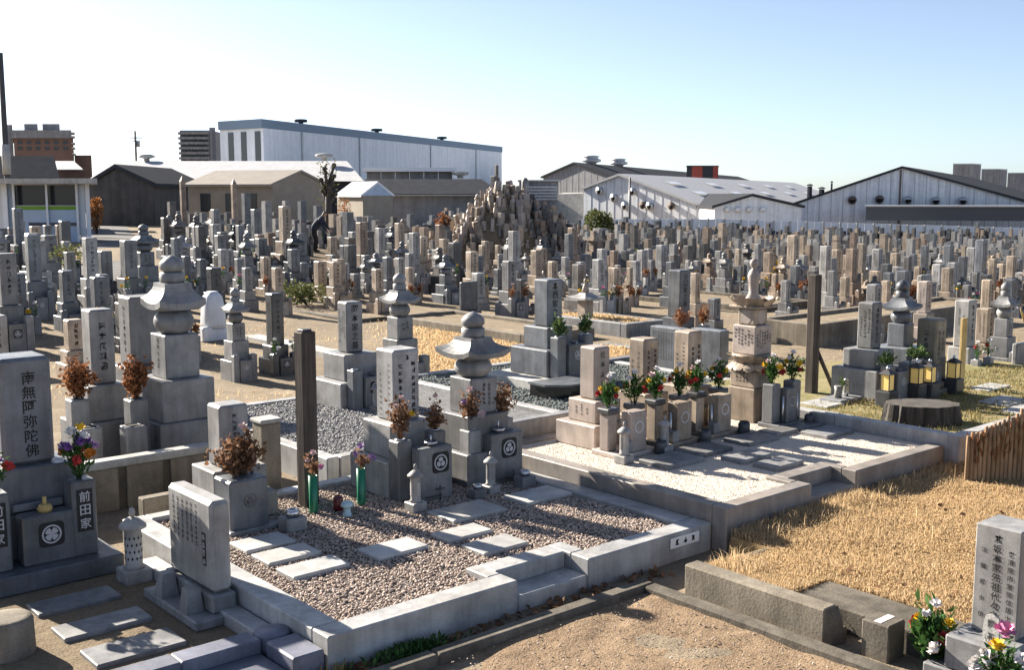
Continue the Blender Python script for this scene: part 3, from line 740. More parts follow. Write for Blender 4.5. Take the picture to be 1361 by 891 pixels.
M().cb(0, 0, .155, .125, 0, 1.64, .01).build("post_shaft", W_POST, pt_); M().cb(0, 0, .10, .08, 1.641, 1.66, .004).build("post_cap", IRON, pt_)
for lab, x, y, h, bl in (("green plastic flower tube holding faded pink flowers beside the timber post", 1.41, 2.56, .34, "ffp"), ("green plastic flower tube holding lilac flowers between post and pale pillar", 1.87, 2.50, .34, "lll")):
    t = thing("flower_tube", lab, "flower tube", (x, y, Z1)); M().lathe([(.032, 0), (.038, .02), (.042, h), (.036, h), (.034, h - .02)], 0, 0, 12).build("tube", PLAST_G, t)
    bouquet(lab.replace("green plastic flower tube holding", "bunch of").replace("beside the", "in the tube by the").replace("between", "in the tube between"), x, y, Z1 + h, .15, .14, bl, DEAD, 50, br=.035, lsize=.05)
t = thing("garden_lamp", "little pale blue mushroom-shaped lamp on the pebbles", "lamp", (1.58, 2.28, Z1)); M().lathe([(.05, 0), (.04, .02), (.03, .05), (.035, .09)], 0, 0, 10).build("stem", PLAST_B, t); M().lathe([(.055, .09), (.06, .105), (.04, .13), (.005, .14)], 0, 0, 12).build("shade", PLAST_B, t)
t = thing("candle_jar", "small dark red glass jar beside the timber post", "jar", (1.62, 2.49, Z1)); M().lathe([(.04, 0), (.045, .01), (.045, .11), (.035, .13), (.03, .12)], 0, 0, 12).build("jar", GLASS_R, t)
incense("squat incense stand by the dead hydrangea planter on the pebbles", 1.02, 2.24, Z1, .19)
# ---- stone with a block of dead plants
g = thing("gravestone", "short pale pillar gravestone behind a trough of dead curled plants", "gravestone", (.83, 2.99, Z1))
(a, b, pt), _ = tiers(g, [(.66, .52, .22), (.5, .44, .24), (.27, .25, .54)], G_LIGHT)
marks(pt, 'front', -.125, .55, .93, .1, 1, .05)
tr = M().box(-.28, .07, -.57, -.28, .02, .45, .015).build("planter_block", G_BLUE, g); crest(tr, -.1, -.57, .27, .06, G_DARK, 1, False)
M().box(-.31, .16, -.62, -.27, 0, .04, .008).build("base_plate", G_MID, g)
bouquet("big dead brown hydrangea bush in the trough of the short pale stone", .74, 2.62, .62, .34, .40, "f", DEAD, 420, lsize=.075)
cp = thing("boundary_post", "short square concrete corner post at the low wall by the timber post", "post", (1.48, 3.52, 0)); M().cb(0, 0, .2, .2, 0, .86, .015).build("post_shaft", CONC, cp); M().cb(0, 0, .23, .23, .861, .9, .01).build("post_cap", CONC_L, cp)

# ---- cream plot: three matching pillars and one ornate tower
Z2 = .355
P2S = [("leftmost pale pink pillar gravestone in the cream plot", 4.79, 2.45, 4.4, 1.68, G_PINK, 0), ("middle tan pillar gravestone with brown lettering in the cream plot", 5.51, 2.41, 5.13, 1.70, G_TAN, 1), ("third tan pillar gravestone with dark lettering in the cream plot", 6.21, 2.37, 5.8, 1.70, G_TAN, 2)]
def pot_flowers(lab, x, y, z, br=.041): return bouquet(lab, x, y, z, .30, .20, random.choice(["wwyr", "wyor", "wfyr"]), LEAF, 190, br=br, lsize=.095)
for (lab, x, y, pu, pv, mt, ty) in P2S:
    g = thing("gravestone", lab, "gravestone", (x, y, Z2), "gravestones of the cream plot")
    (a, b, pt), _ = tiers(g, [(.58, .6, .25), (.38, .42, .235), (.235, .235, .56 + .03 * ty)], mt)
    if ty == 0:
        write(pt, INK_G, 'front', -.1175, [("松本", 0.0, 1.0, .075, .1), ("~~", 0, .78, .07, .09)]); marks(b, 'left', -.19, .3, .45, .24, 3, .03)
    elif ty == 1:
        write(pt, INK_B, 'front', -.1175, [("~~~~~~~~", -.05, .95, .045, .055), ("~~~~~~~~", .06, .96, .045, .055)]); write(pt, INK_G, 'left', -.1175, [("~~~~~~~", -.03, .93, .03, .05), ("~~~~", .06, .84, .03, .06)])
        M().add([(.01 + .022 * cos(k * pi / 4), -.121, 1.0 + .022 * sin(k * pi / 4)) for k in range(8)], [tuple(range(8))]).build("seal", W_YEL, pt)
    else:
        write(pt, INK, 'front', -.1175, [("~~~~~~~", .05, .95, .045, .06), ("~~~~~~~~", -.05, .93, .045, .055)]); write(pt, INK_G, 'left', -.1175, [("~~~~~~~~~", -.03, .98, .026, .045), ("~~~~", .06, .85, .03, .05)])
    px, py = pu - x, pv - y
    M().box(px, px + .56, py, py + .42, 0, .05, .008).build("base_plate", mt, g)
    bl = M().box(px + .18, px + .41, py + .03, py + .18, .05, .46, .01).build("incense_block", mt, g)
    crest(bl, px + .295, py + .03, .30, .062, G_WHITE, 3, False)
    for dx in (.09, .47):
        v = M().cb(px + dx, py + .27, .13, .13, .05, .43, .01).build("vase_pillar", mt, g)
        M().cb(px + dx, py + .27, .17, .17, .432, .49, .012).build("vase_trough", G_DARK, v)
    for dx in (.15, .45): M().tube((px + dx, py + .10, .05), (px + dx, py + .10, .36), .014, .014, 8).build("candle_tube", STEEL, g)
    pl = M().cb(px + .14, py + .06, .1, .1, .05, .17, .01).build("candle_block", G_LIGHT, g)
    pot = thing("incense_pot", "dark round incense pot at the foot of the " + lab.split(" pillar")[0] + " pillar", "pot", (pu + .52, pv - .06, Z2 + .0)); M().lathe([(.05, 0), (.065, .03), (.066, .12), (.05, .15), (.042, .13)], 0, 0, 12).build("pot", G_DARK, pot)
    w_ = lab.split(" pillar")[0].split()[0]
    pot_flowers("fresh white, yellow and red flowers on the near pillar of the %s cream plot stone" % w_, pu + .09, pv + .27, Z2 + .49)
    pot_flowers("fresh white, yellow and red flowers on the far pillar of the %s cream plot stone" % w_, pu + .47, pv + .27, Z2 + .49)
small_lantern("white stone lantern on the near side of the leftmost cream plot stone", 4.36, 1.60, Z2, .42, G_LIGHT, r=.058)
small_lantern("white stone lantern on the far side of the leftmost cream plot stone", 4.98, 1.62, Z2, .40, G_LIGHT, r=.056)
g = thing("lotus_tower", "tall carved lotus tower with a statue on top in the cream plot", "stone tower", (7.06, 2.12, Z2), None)
M().cb(0, 0, .36, .38, 0, .40, .012).build("base_step", G_TAN, g)
b = M().cb(0, 0, .34, .36, .402, .60, .012).build("plinth", G_TAN, g); marks(b, 'left', -.17, .42, .58, .2, 4, .035); marks(b, 'front', -.18, .42, .58, .2, 4, .035)
def lotus(z, r, h, up, n=12):
    o = []
    for row in (0, 1):
        for k in range(n):
            a = 2 * pi * (k + .5 * row) / n; rr = r * (1 - .12 * row); m = M(); v = []; 
            for i, (wd, q) in enumerate(((.5, 0), (.95, .4), (.8, .75), (.08, 1.0))):
                out = rr * (.72 + .34 * q ** 1.3) if up else rr * (1.06 - .34 * (1 - q) ** 1.3) 
                zz = z + h * q if up else z + h * (1 - q)
                wv = wd * rr * pi / n
                for sgn in (-1, 0, 1): v.append((out * cos(a) - sgn * wv * sin(a) + (.02 * cos(a) if sgn == 0 else 0), out * sin(a) + sgn * wv * cos(a) + (.02 * sin(a) if sgn == 0 else 0), zz))
            m.add(v, [(3 * i + j, 3 * i + j + 1, 3 * i + j + 4, 3 * i + j + 3) for i in range(3) for j in range(2)], True); o.append(m.build("petal", G_TAN, g))
    return o
M().lathe([(.20, .60), (.25, .63), (.16, .68), (.16, .71), (.24, .76), (.22, .79)], 0, 0, 20).build("lotus_core", G_TAN, g)
lotus(.60, .27, .085, False); lotus(.69, .26, .09, True)
b = M().cb(0, 0, .32, .33, .79, 1.13, .012).build("text_block", G_PINK, g); marks(b, 'left', -.16, .82, 1.10, .28, 6, .036); marks(b, 'front', -.165, .82, 1.10, .28, 6, .036)
b = M().cb(0, 0, .25, .25, 1.13, 1.33, .02).build("medallion_block", G_TAN, g)
for (nx_, ny_) in ((-1, 0), (0, -1)):
    v = [((-.128 if nx_ else .075 * cos(2 * pi * i / 18)), (-.128 if ny_ else .075 * cos(2 * pi * i / 18)), 1.23 + .085 * sin(2 * pi * i / 18)) for i in range(18)]; M().add(v, [tuple(range(18))]).build("medallion", G_PINK, b)
M().cb(0, 0, .40, .40, 1.332, 1.36, .008).build("cornice", G_TAN, g); lotus(1.36, .27, .10, True, 8)
M().lathe([(.1, 1.36), (.2, 1.40), (.1, 1.42)], 0, 0, 12).build("lotus_seat", G_TAN, g)
st = M(); st.lathe([(.085, 1.41), (.09, 1.44), (.055, 1.50), (.06, 1.62), (.075, 1.70), (.05, 1.76), (.025, 1.78), (.03, 1.80), (.052, 1.83), (.05, 1.875), (.02, 1.90)], 0, 0, 14); st.build("statue", G_PINK, g)
f = M().box(-.26, .32, -.60, -.30, 0, .05, .008).build("base_plate", G_MID, g)
for dx in (-.17, .22): M().cb(dx, -.42, .15, .15, .05, .5, .01).build("vase_pillar", G_MID, g)
bl = M().box(-.06, .14, -.56, -.44, .05, .44, .01).build("incense_block", G_MID, g); crest(bl, .04, -.56, .29, .06, G_LIGHT, 3, False)
for dx in (-.1, .17): M().tube((dx, -.53, .05), (dx, -.53, .36), .013, .013, 8).build("candle_tube", STEEL, g)
pot_flowers("bright mixed flowers on the near pillar before the lotus tower", 6.89, 1.70, Z2 + .5); pot_flowers("bright mixed flowers on the far pillar before the lotus tower", 7.28, 1.70, Z2 + .5)
pot = thing("incense_pot", "dark round incense pot before the lotus tower", "pot", (7.3, 1.46, Z2)); M().lathe([(.045, 0), (.06, .03), (.06, .11), (.045, .13), (.04, .12)], 0, 0, 12).build("pot", G_DARK, pot)

# ---- left plot: stone with large prayer text
pl = thing("grave_plot", "shaded earth plot with three long slabs before the prayer stone", "grave plot", (0, 0, 0))
M().box(-2.6, -.02, .62, 2.62, -.05, .02).build("soil", DIRT_D, pl)
for q in ((-1.1, -.5, 2.08, 2.36), (-1.11, -.5, 1.52, 1.8), (-1.1, -.5, .96, 1.28)):
    slab(pl, *q, -.02, .05, G_MID)
for q in ((-2.6, -.78, .42, .6), (-.776, -.24, .42, .6)): kerb(pl, *q, .16, G_PURPLE)
M().lathe([(.12, -.05), (.12, .15), (.105, .165)], -.12, .51, 20).build("kerb", G_PURPLE, pl)
M().box(-2.6, -.25, .02, .415, -.05, .075, .012).build("step", G_PURPLE, pl); M().box(-.235, -.012, .02, .38, -.05, .16, .012).build("kerb", G_PURPLE, pl)
for q in ((-.16, -.012, .63, 1.6), (-.16, -.012, 1.602, 2.6)): kerb(pl, *q, .11, G_KERB)
g = thing("gravestone", "broad grey gravestone carved with a large prayer at the picture's near side", "gravestone", (-.75, 3.45, 0))
M().box(-.75, .52, -.74, .62, 0, .15, .012).build("base_step", G_BLUE, g)
M().box(-.5, .36, -.36, .42, .15, .5, .012).build("base_step", G_BLUE, g); M().box(-.32, .32, -.30, .32, .5, .86, .012).build("plinth", G_BLUE, g)
pt = M().box(-.2, .2, -.2, .2, .86, 1.72, .03).build("pillar", G_BLUE, g)
write(pt, INK, 'front', -.2, [("南無阿弥陀佛", .02, 1.61, .105, .117)])
ib = M().box(-.2, .2, -.6, -.42, .15, .54, .014).build("incense_block", G_BLUE, g); M().box(-.2, .17, -.40, -.37, .54, .60, .008).build("back_rim", G_BLUE, g)
crest(ib, .01, -.6, .38, .075, None, 0)
for x in (-.375, .275):
    v = M().cb(x, -.5, .19, .19, .15, .76, .012).build("vase_pillar", G_BLUE, g)
    p_ = M().box(x - .062, x + .062, -.602, -.597, .35, .69, .001).build("name_panel", INK, v); write(p_, INK_W, 'front', -.602, [("前田家", x, .675, .085, .108)])
m = M(); m.lathe([(.05, .54), (.06, .57), (.04, .6), (.02, .6)], .0, -.5, 10); m.tube((0, -.5, .6), (0, -.5, .66), .016, .016, 8); m.build("candle_cup", W_YEL, g)
bouquet("tall mixed flowers, purple and orange, on the far name pillar of the prayer stone", -.475, 2.95, .76, .38, .26, "ywwvvlor", LEAF, 240, br=.05, lsize=.09)
bouquet("red and white flowers on the near name pillar of the prayer stone", -1.125, 2.95, .76, .34, .26, "wylrr", LEAF, 200, br=.05, lsize=.09)
small_lantern("pale cylindrical stone lantern pierced with diamond holes beside the prayer stone", -.27, 2.42, 0, .6, G_LIGHT, None, True, .085)
e = thing("epitaph_tablet", "upright grey name tablet facing sideways on a low base beside the pebble plot", "tablet", (-.17, 1.57, .02))
M().box(-.20, .165, -.46, .44, 0, .07, .01).build("base_step", G_MID, e); M().box(-.05, .14, -.40, .40, .07, .20, .015).build("plinth", G_MID, e)
sb = M().box(-.02, .13, -.36, .36, .20, .86, .028).build("tablet", G_LIGHT, e)
pn = M().box(-.0225, -.0195, -.27, -.21, .38, .62, .0005).build("name_panel", INK, sb); write(pn, INK_W, 'left', -.0225, [("~~~~", -.24, .61, .05)])
write(sb, INK_G, 'left', -.02, [("~~~~~~~~", .25 - .075 * k, .80, .034) for k in range(6)])
for y in (-.22, .2): M().taper(-.12, y, .13, .09, .07, .24, .13, .09).build("vase_block", G_MID, e)
sc = thing("round_stone", "squat round stone block like a stool at the picture's lower corner", "stone block", (-1.45, 1.6, .0)); M().lathe([(.17, 0), (.175, .03), (.17, .24), (.155, .265), (.12, .27)], 0, 0, 22, True, .015).build("block", CONC, sc)

# right foreground stone
g = thing("gravestone", "grey pillar gravestone with three columns of writing beside the yellow flowers", "gravestone", (3.14, -2.79, 0))
M().box(-.34, .4, -.42, .34, 0, .10, .012).build("base_step", G_MID, g); M().box(-.33, .34, -.2, .21, .10, .32, .015).build("plinth", G_MID, g)
pt = M().box(-.14, .14, -.14, .14, .32, 1.0, .006).build("pillar", G_LIGHT, g)
write(pt, INK, 'left', -.14, [("~坂本家先祖代々之墓", .0, .955, .056, .06), ("法  龍  照  水  信", .083, .86, .034, .034), ("宵清院内室信位居士", -.085, .87, .036, .05)])
pq = thing("memorial_board", "pale round-headed wooden board leaning on the grey three-column gravestone", "memorial board", (2.84, -2.84, .1))
m = M(); pts = [(-.045, 0), (.045, 0), (.05, .34), (.04, .385), (0, .405), (-.04, .385), (-.05, .34)]
m.add([(0, -a, b) for a, b in pts] + [(.018, -a, b) for a, b in pts], [tuple(range(7))[::-1], tuple(range(7, 14))] + [(i, (i + 1) % 7, 7 + (i + 1) % 7, 7 + i) for i in range(7)]); m.build("board", CONC_L, pq); pq.rotation_euler = (0, .08, 0)
write(pq, INK_G, 'left', 0, [("~~~~", 0, .37, .055, .08)])
bouquet("white, pink and yellow flowers in leafy greens beside the labelled concrete block", 2.92, -2.45, .05, .36, .25, "wwyrw", LEAF, 300, br=.048, lsize=.14)
bouquet("bright yellow chrysanthemum and pink flowers in front of the grey three-column gravestone", 2.72, -2.98, .05, .40, .22, "pyww", LEAF, 220, br=.06, lsize=.12)

# ------------------------------------------------------------------ middle ground, stone by stone
def onu(px, py, u_): r = ray(px, py); t = (u_ - CAM[0]) / r[0]; return CAM[1] + r[1] * t, CAMH + r[2] * t
def onv(px, py, v_): r = ray(px, py); t = (v_ - CAM[1]) / r[1]; return CAM[0] + r[0] * t, CAMH + r[2] * t
OCC = []      # occupied discs (x, y, r)
def place(xc, yb, yt, w, bw=1.9):
    X, Y = at(xc, yb); x, d = camxd(X, Y)
    r = ray(xc, yb); p = np.array([r[1], -r[0]]) / np.hypot(r[0], r[1]); k = abs(p[0]) + abs(p[1])
    s = w / F * d / k
    d2 = d + bw * s / 2 * 1.41; X, Y = cw(xc, d2)
    # keep the column under the right pixel: correct for camera pitch
    z0 = gz(X, Y); pxx = proj(X, Y, z0 + .6)[0]; X, Y = X + RGT[0] * (xc - pxx) / F * d2, Y + RGT[1] * (xc - pxx) / F * d2
    zt = zd(xc, yt, d2 - .2 * s); return X, Y, s, zt - z0, z0
def std_pillar(label, xc, yb, yt, w, mat, fr=(.25, .22), bw=1.9, front=True, style=1, group="gravestones of the middle ground", text=1, flow=None, leaf=LEAF, bl="wyr"):
    X, Y, s, H, z0 = place(xc, yb, yt, w, bw); OCC.append((X, Y - .2, s * bw * .6 + .25))
    g = thing("gravestone", label, "gravestone", (X, Y, z0 - .02), group)
    (a, b, pt), _ = tiers(g, [(s * bw, s * bw, H * fr[0] + .02), (s * 1.42, s * 1.42, H * fr[1]), (s, s, H * (1 - sum(fr)))], mat)
    zt = H + .02; ph = H * (1 - sum(fr))
    if text: marks(pt, 'front', -s / 2, zt - ph * .92, zt - ph * .1, s * .6, text, s * (.34 if text == 1 else .16), INK_G if mat not in (G_TAN, G_PINK) else INK_B); marks(pt, 'left', -s / 2, zt - ph * .85, zt - ph * .15, s * .6, 2, s * .12)
    if front: front_set(g, -s * bw / 2, s, H * (fr[0] + fr[1] * .55), mat, style, mat not in (G_TAN, G_LIGHT))
    if flow:
        for sx, side in ((-1, "near"), (1, "far")):
            bouquet("%s on the %s vase of the %s" % (flow, side, label.split(" gravestone")[0].split(",")[0]), X + sx * s * .78, Y - s * bw / 2 - s * .3, z0 - .01 + H * (fr[0] + fr[1] * .55), s * .95, s * .75, bl, leaf, 70, br=s * .17, lsize=s * .28)
    return g
def std_tower(label, xc, yb, yt, w, mat, bw=1.8, front=True, group="five-ring towers of the middle ground", wr=1.5):
    X, Y, s, H, z0 = place(xc, yb, yt, w, bw); OCC.append((X, Y - .2, s * bw * .6 + .3))
    g = thing("five_ring_tower", label, "stone tower", (X, Y, z0 - .02), group)
    h = H - .0
    cu = five_ring(g, s, None, h * .19, h * .115, h * .115, h * .15, mat, [(s * bw, s * bw, h * .22 + .02), (s * 1.35, s * 1.35, h * .21)], wr)
    marks(cu, 'front', -s / 2, h * .46, h * .6, s * .5, 2, s * .2)
    if front: front_set(g, -s * bw / 2, s * .9, h * .3, mat, 1, False)
    return g
def std_tablet(label, xc, yb, yt, w, mat, dep=.35, group="name tablets of the middle ground", text=6):
    X, Y, s, H, z0 = place(xc, yb, yt, w * 1.0, 1.0); OCC.append((X, Y, s * .8)); wd = s * 1.25
    g = thing("name_tablet", label, "tablet", (X, Y, z0 - .02), group)
    M().cb(0, 0, wd * 1.15, wd * .5, 0, H * .14, .01).build("base_step", mat, g)
    t = M().cb(0, 0, wd, wd * dep * .6, H * .14, H + .02, min(.05, wd * .05)).build("tablet", mat, g)
    marks(t, 'front', -wd * dep * .3, H * .3, H * .92, wd * .85, text, wd * .07)
    return g
G_ = "gravestones of the middle ground"
std_pillar("tall grey pillar stone at the picture edge, straight behind the prayer stone", 12, 470, 337, 27, G_MID, flow=None)
std_pillar("stout light grey gravestone standing before the kiosk panels", 50, 400, 320, 25, G_LIGHT, front=False)
std_pillar("second grey gravestone close to the kiosk, half behind the stout one", 67, 383, 313, 20, G_MID, front=False)
std_pillar("light grey gravestone at the kiosk corner beside the asphalt road", 122, 420, 316, 20, G_LIGHT)
std_pillar("narrow gravestone before the asphalt road, left of the dark lantern tower", 138, 447, 365, 18, G_MID, front=False)
std_pillar("squat tan gravestone with sooty back behind the brown dead plants", 98, 505, 425, 26, G_TAN, front=False)
std_pillar("small blue-grey gravestone on a wide base below the kiosk", 90, 442, 360, 20, G_BLUE)
std_tower("dark grey tall tower beside the bend of the asphalt road", 193, 398, 298, 26, G_BLUE, 2.0, False)
std_tower("small grey five-ring tower beside the white marble memorial", 314, 508, 383, 25, G_MID)
std_pillar("dark slate gravestone with white flowers before it", 366, 500, 390, 25, G_DARK, (.2, .16), flow="white flowers", bl="www")
std_pillar("dark narrow gravestone behind the biggest five-ring tower", 285, 420, 356, 20, G_DARK, front=False)
std_pillar("thin grey gravestone between white memorial and tan house", 329, 415, 356, 15, G_MID, front=False)
std_pillar("tan stained gravestone left of the green shrub patch", 369, 420, 356, 16, G_TAN)
std_pillar("tan square gravestone right of the green shrub patch", 446, 412, 348, 18, G_TAN)
std_pillar("short brown gravestone behind the second five-ring tower", 502, 418, 358, 17, G_TAN)
std_pillar("slim grey gravestone left of the dark polished tablet", 545, 398, 337, 14, G_MID)
std_pillar("grey gravestone above the second five-ring tower's finial", 516, 400, 342, 16, G_BLUE, front=False)
std_tablet("dark blue polished tablet standing in the concrete plot", 623, 420, 375, 33, G_BLUE)
std_pillar("tall grey three-tier gravestone right of the dark polished tablet", 677, 424, 347, 21, G_MID, flow="dry brown flowers", leaf=DEAD, bl="f")
std_pillar("upright blue-grey gravestone behind the dark polished tablet", 635, 385, 340, 17, G_BLUE)
std_pillar("tan gravestone with worn letters directly behind the bold lettered stone", 720, 378, 330, 16, G_TAN)
std_pillar("very tall dark gravestone near the foot of the stone heap", 756, 378, 311, 13, G_BLUE)
std_pillar("wide grey gravestone right of the very tall dark one", 778, 380, 338, 15, G_BLUE)
std_pillar("light grey lettered gravestone above the statue lantern", 800, 388, 331, 15, G_LIGHT)
std_pillar("pale blue gravestone right of the dry grass frame", 845, 398, 347, 14, G_LIGHT)
std_pillar("tan twin stone touching the tall blue family stone's far side", 924, 440, 363, 14, G_TAN, front=False)
std_pillar("small blue-grey pillar right of the tall blue family stone", 949, 452, 397, 19, G_BLUE, front=False)
std_pillar("grey gravestone right behind the lotus tower's statue", 1044, 428, 373, 14, G_MID)
std_pillar("slim tan-grey gravestone beyond the tall timber post", 1106, 424, 360, 14, G_MID)
std_pillar("grey pillar gravestone right behind the first lantern-lit stone", 1160, 480, 378, 21, G_MID)
std_pillar("pinkish tan gravestone behind the third five-ring tower", 1228, 456, 374, 19, G_PINK)
std_pillar("tan pillar gravestone above the white lettered pillar", 1311, 462, 372, 17, G_TAN)
std_pillar("dull brown pillar stone right of the white lettered pillar", 1308, 500, 410, 24, G_TAN, front=False)
std_pillar("white lettered pillar gravestone beside the yellow memorial board", 1281, 520, 399, 29, G_LIGHT, flow="white and dark red flowers", bl="wrw")
std_tower("grey five-ring tower at the picture's far edge by the plume stalks", 1333, 505, 375, 24, G_MID)
# second five-ring tower and large lettered stones, measured
g = std_tower("grey five-ring tower behind the pale pillar of the pebble plot", 532, 520, 363, 36, G_MID)
def metric_pillar(label, x, y, z0, spec, mat, group=G_):
    g = thing("gravestone", label, "gravestone", (x, y, z0), group); OCC.append((x, y, spec[0][0] * .7))
    return g, tiers(g, spec, mat)[0]
g, (a, b, pt) = metric_pillar("blue-grey family stone with flowing script in the grey gravel plot", 4.25, 6.40, .28, [(.78, .74, .34), (.52, .52, .34), (.25, .23, .66)], G_MID)
write(pt, INK, 'front', -.115, [("岡本家之墓", .0, 1.30, .10, .118)]); marks(pt, 'left', -.125, .8, 1.25, .16, 4, .03)
front_set(g, -.37, .30, .52, G_BLUE, 1, True)
small_lantern("small stone lantern before the flowing-script stone", 4.12, 5.62, .29, .40, G_MID)
g, (a, b, pt) = metric_pillar("large blue-grey stone with bold lettering on a black polished base", 7.36, 5.98, .42, [(.78, .80, .38), (.5, .52, .30), (.30, .30, .68)], G_BLUE)
write(pt, INK, 'front', -.15, [("~西家之墓", .0, 1.32, .11, .125)])
front_set(g, -.4, .34, .58, G_BLUE, 1, False, True, INK_W)
M().box(-.72, .72, -.72, .62, -.15, -.005, .012).build("platform", CONC_L, g)
bp = [(-1.0, -1.05), (-.75, -1.28), (-.3, -1.28), (-.12, -1.05), (-.12, -.73), (-1.0, -.73)]
M().prism(bp, -.16, .03).build("polished_base", G_BLACK, g); M().prism([(x_ * 1.0 - .56 * .04 + (x_ + .56) * .04, y_ - (.02 if y_ < -1 else 0)) for x_, y_ in bp], .032, .06).build("polished_top", G_BLUE, g)
for sx, sd in ((-1, "near"), (1, "far")): bouquet("tuft of pine sprigs on the %s vase of the bold lettered stone" % sd, 7.36 + sx * .265, 5.98 - .5, 1.0, .26, .2, "ww", PINE, 220, br=.02, lsize=.12, name="pine_sprig")
def mk_tab(label, u_, pxa, pxb, yt, z0, th, mat, text):
    va, zt = onu(pxa, yt, u_); vb, zb = onu(pxb, yt + 6, u_)
    g = thing("name_tablet", label, "tablet", (u_, (va + vb) / 2, z0)); h = zt - z0; L = abs(va - vb); OCC.append((u_ + .2, (va + vb) / 2, .6))
    M().box(-.08, th + .08, -L / 2 - .06, L / 2 + .06, 0, .08, .01).build("base_step", mat, g)
    t = M().box(0, th, -L / 2, L / 2, .08, h, .012).build("tablet", mat, g)
    if text: write(t, INK_G, 'left', 0, [("~" * 12, L * (.38 - .085 * k), h - .07, .034) for k in range(10)])
mk_tab("broad grey tablet with many text columns behind the tan pillars", 9.8, 864, 905, 433, .05, .2, G_BLUE, True)
mk_tab("broad blank grey tablet right of the text tablet", 10.5, 918, 958, 436, .05, .22, G_BLUE, False)
X, Y, s, H, z0 = place(902, 470, 359, 31)
g, (a, b, pt) = metric_pillar("tall blue family stone standing above the two broad tablets", X, Y, z0, [(s * 1.9, s * 1.9, H * .22), (s * 1.4, s * 1.4, H * .2), (s, s, H * .58)], G_BLUE)
write(pt, INK, 'front', -s / 2, [("山口家之墓", 0, H * .96, s * .36, s * .42)])
for sx, sd in ((-1, "near"), (1, "far")):
    bouquet("rust brown dead plant at the %s side of the tall blue family stone" % sd, X + sx * .35, Y - s * 1.1, z0 + .5, .3, .3, "", DEADR, 150, lsize=.06)
    vase(g, sx * .35, -s * 1.1, .16, 0, .5, G_BLUE)
# lantern-lit plot
def lit_lantern(label, x, y, z):
    t = thing("candle_lantern", label, "lantern", (x, y, z), "lit candle lanterns on the turf plot")
    M().cb(0, 0, .2, .2, 0, .2, .01).build("base", G_DARK, t)
    M().cb(0, 0, .115, .115, .21, .40, .002).build("pane", CANDLE, t)
    fr = M()
    for sx in (-1, 1):
        for sy in (-1, 1): fr.cb(sx * .058, sy * .058, .016, .016, .2, .41)
    fr.cb(0, 0, .14, .14, .2, .214); fr.build("frame", IRON, t)
    M().taper(0, 0, .16, .06, .41, .46).build("roof", IRON, t); M().lathe([(.018, .46), (.026, .48), (.013, .50), (.004, .51)], 0, 0, 8).build("finial", STEEL, t)
for lab, px, py in (("lit amber candle lantern before the first stone of the turf plot", 1178, 541), ("lit amber candle lantern before the third five-ring tower, the nearer of two", 1217, 531), ("lit amber candle lantern before the third five-ring tower, the farther of two", 1234, 529), ("lit amber candle lantern beside the yellow memorial board", 1266, 523)):
    X, Y = at(px, py, .40); lit_lantern(lab, X, Y, .40)
g, (a, b, pt) = metric_pillar("grey three-tier gravestone with pine sprigs behind the charred stump", *[q + .36 for q in at(1165, 535, .40)], .38, [(.66, .66, .40), (.46, .46, .24), (.225, .225, .60)], G_MID)
marks(pt, 'left', -.1125, .7, 1.18, .17, 3, .036); marks(pt, 'front', -.1125, .68, 1.18, .1, 1, .07); front_set(g, -.33, .27, .48, G_MID, 1, False)
g = thing("five_ring_tower", "third five-ring tower, round-shouldered, behind the lit lanterns", "stone tower", (*[q + .34 for q in at(1207, 527, .40)], .38), "five-ring towers of the middle ground"); OCC.append((11.42, 2.6, .6))
five_ring(g, .245, None, .30, .17, .17, .24, G_BLUE, [(.66, .66, .40), (.5, .5, .22)], 1.5); front_set(g, -.33, .3, .50, G_BLUE, 1, False)
g, (a, b, pt) = metric_pillar("olive grey single-block gravestone between lit lantern and white lettered pillar", *[q + .26 for q in at(1246, 528, .40)], .38, [(.46, .46, .1), (.36, .36, .08), (.275, .275, .82)], G_OLIVE)
marks(pt, 'left', -.1375, .55, .85, .1, 1, .07); marks(pt, 'front', -.1375, .4, .85, .2, 2, .06)
std_tablet("plain pale slab cut off by the picture edge, right of the lit plot", 1356, 520, 456, 36, G_LIGHT, text=1)
for lab, px, py in (("small dark pine sprigs in the vase of the stump-side stone", 1157, 478), ("small dark pine sprigs in the vase before the third five-ring tower", 1213, 470)):
    X, Y = [(q[0] + .12, q[1] - .05) for q in [at(1165, 535, .40) if "stump" in lab else at(1207, 527, .40)]][0]; bouquet(lab, X, Y, .38 + (.48 if "stump" in lab else .5), .16, .3, "", PINE, 180, lsize=.09, name="pine_sprig")
sb = thing("memorial_board", "tall bright yellow wooden memorial board among the lit lanterns", "memorial board", (*at(1277, 516, .40), .40)); M().cb(0, 0, .13, .03, 0, .95, .004).build("board", W_YEL, sb)
sp = thing("timber_post", "tall square weathered timber post with a leaning brace by the lotus tower", "post", (*at(1078, 527, .35), .30)); OCC.append((9.7, 3.0, .4))
M().cb(0, 0, .14, .125, 0, 1.66, .012).build("post_shaft", W_POST, sp); m = M(); m.tube((.42, -.12, 0), (.05, -.0, .72), .03, .03, 6); m.build("brace", W_POST, sp)
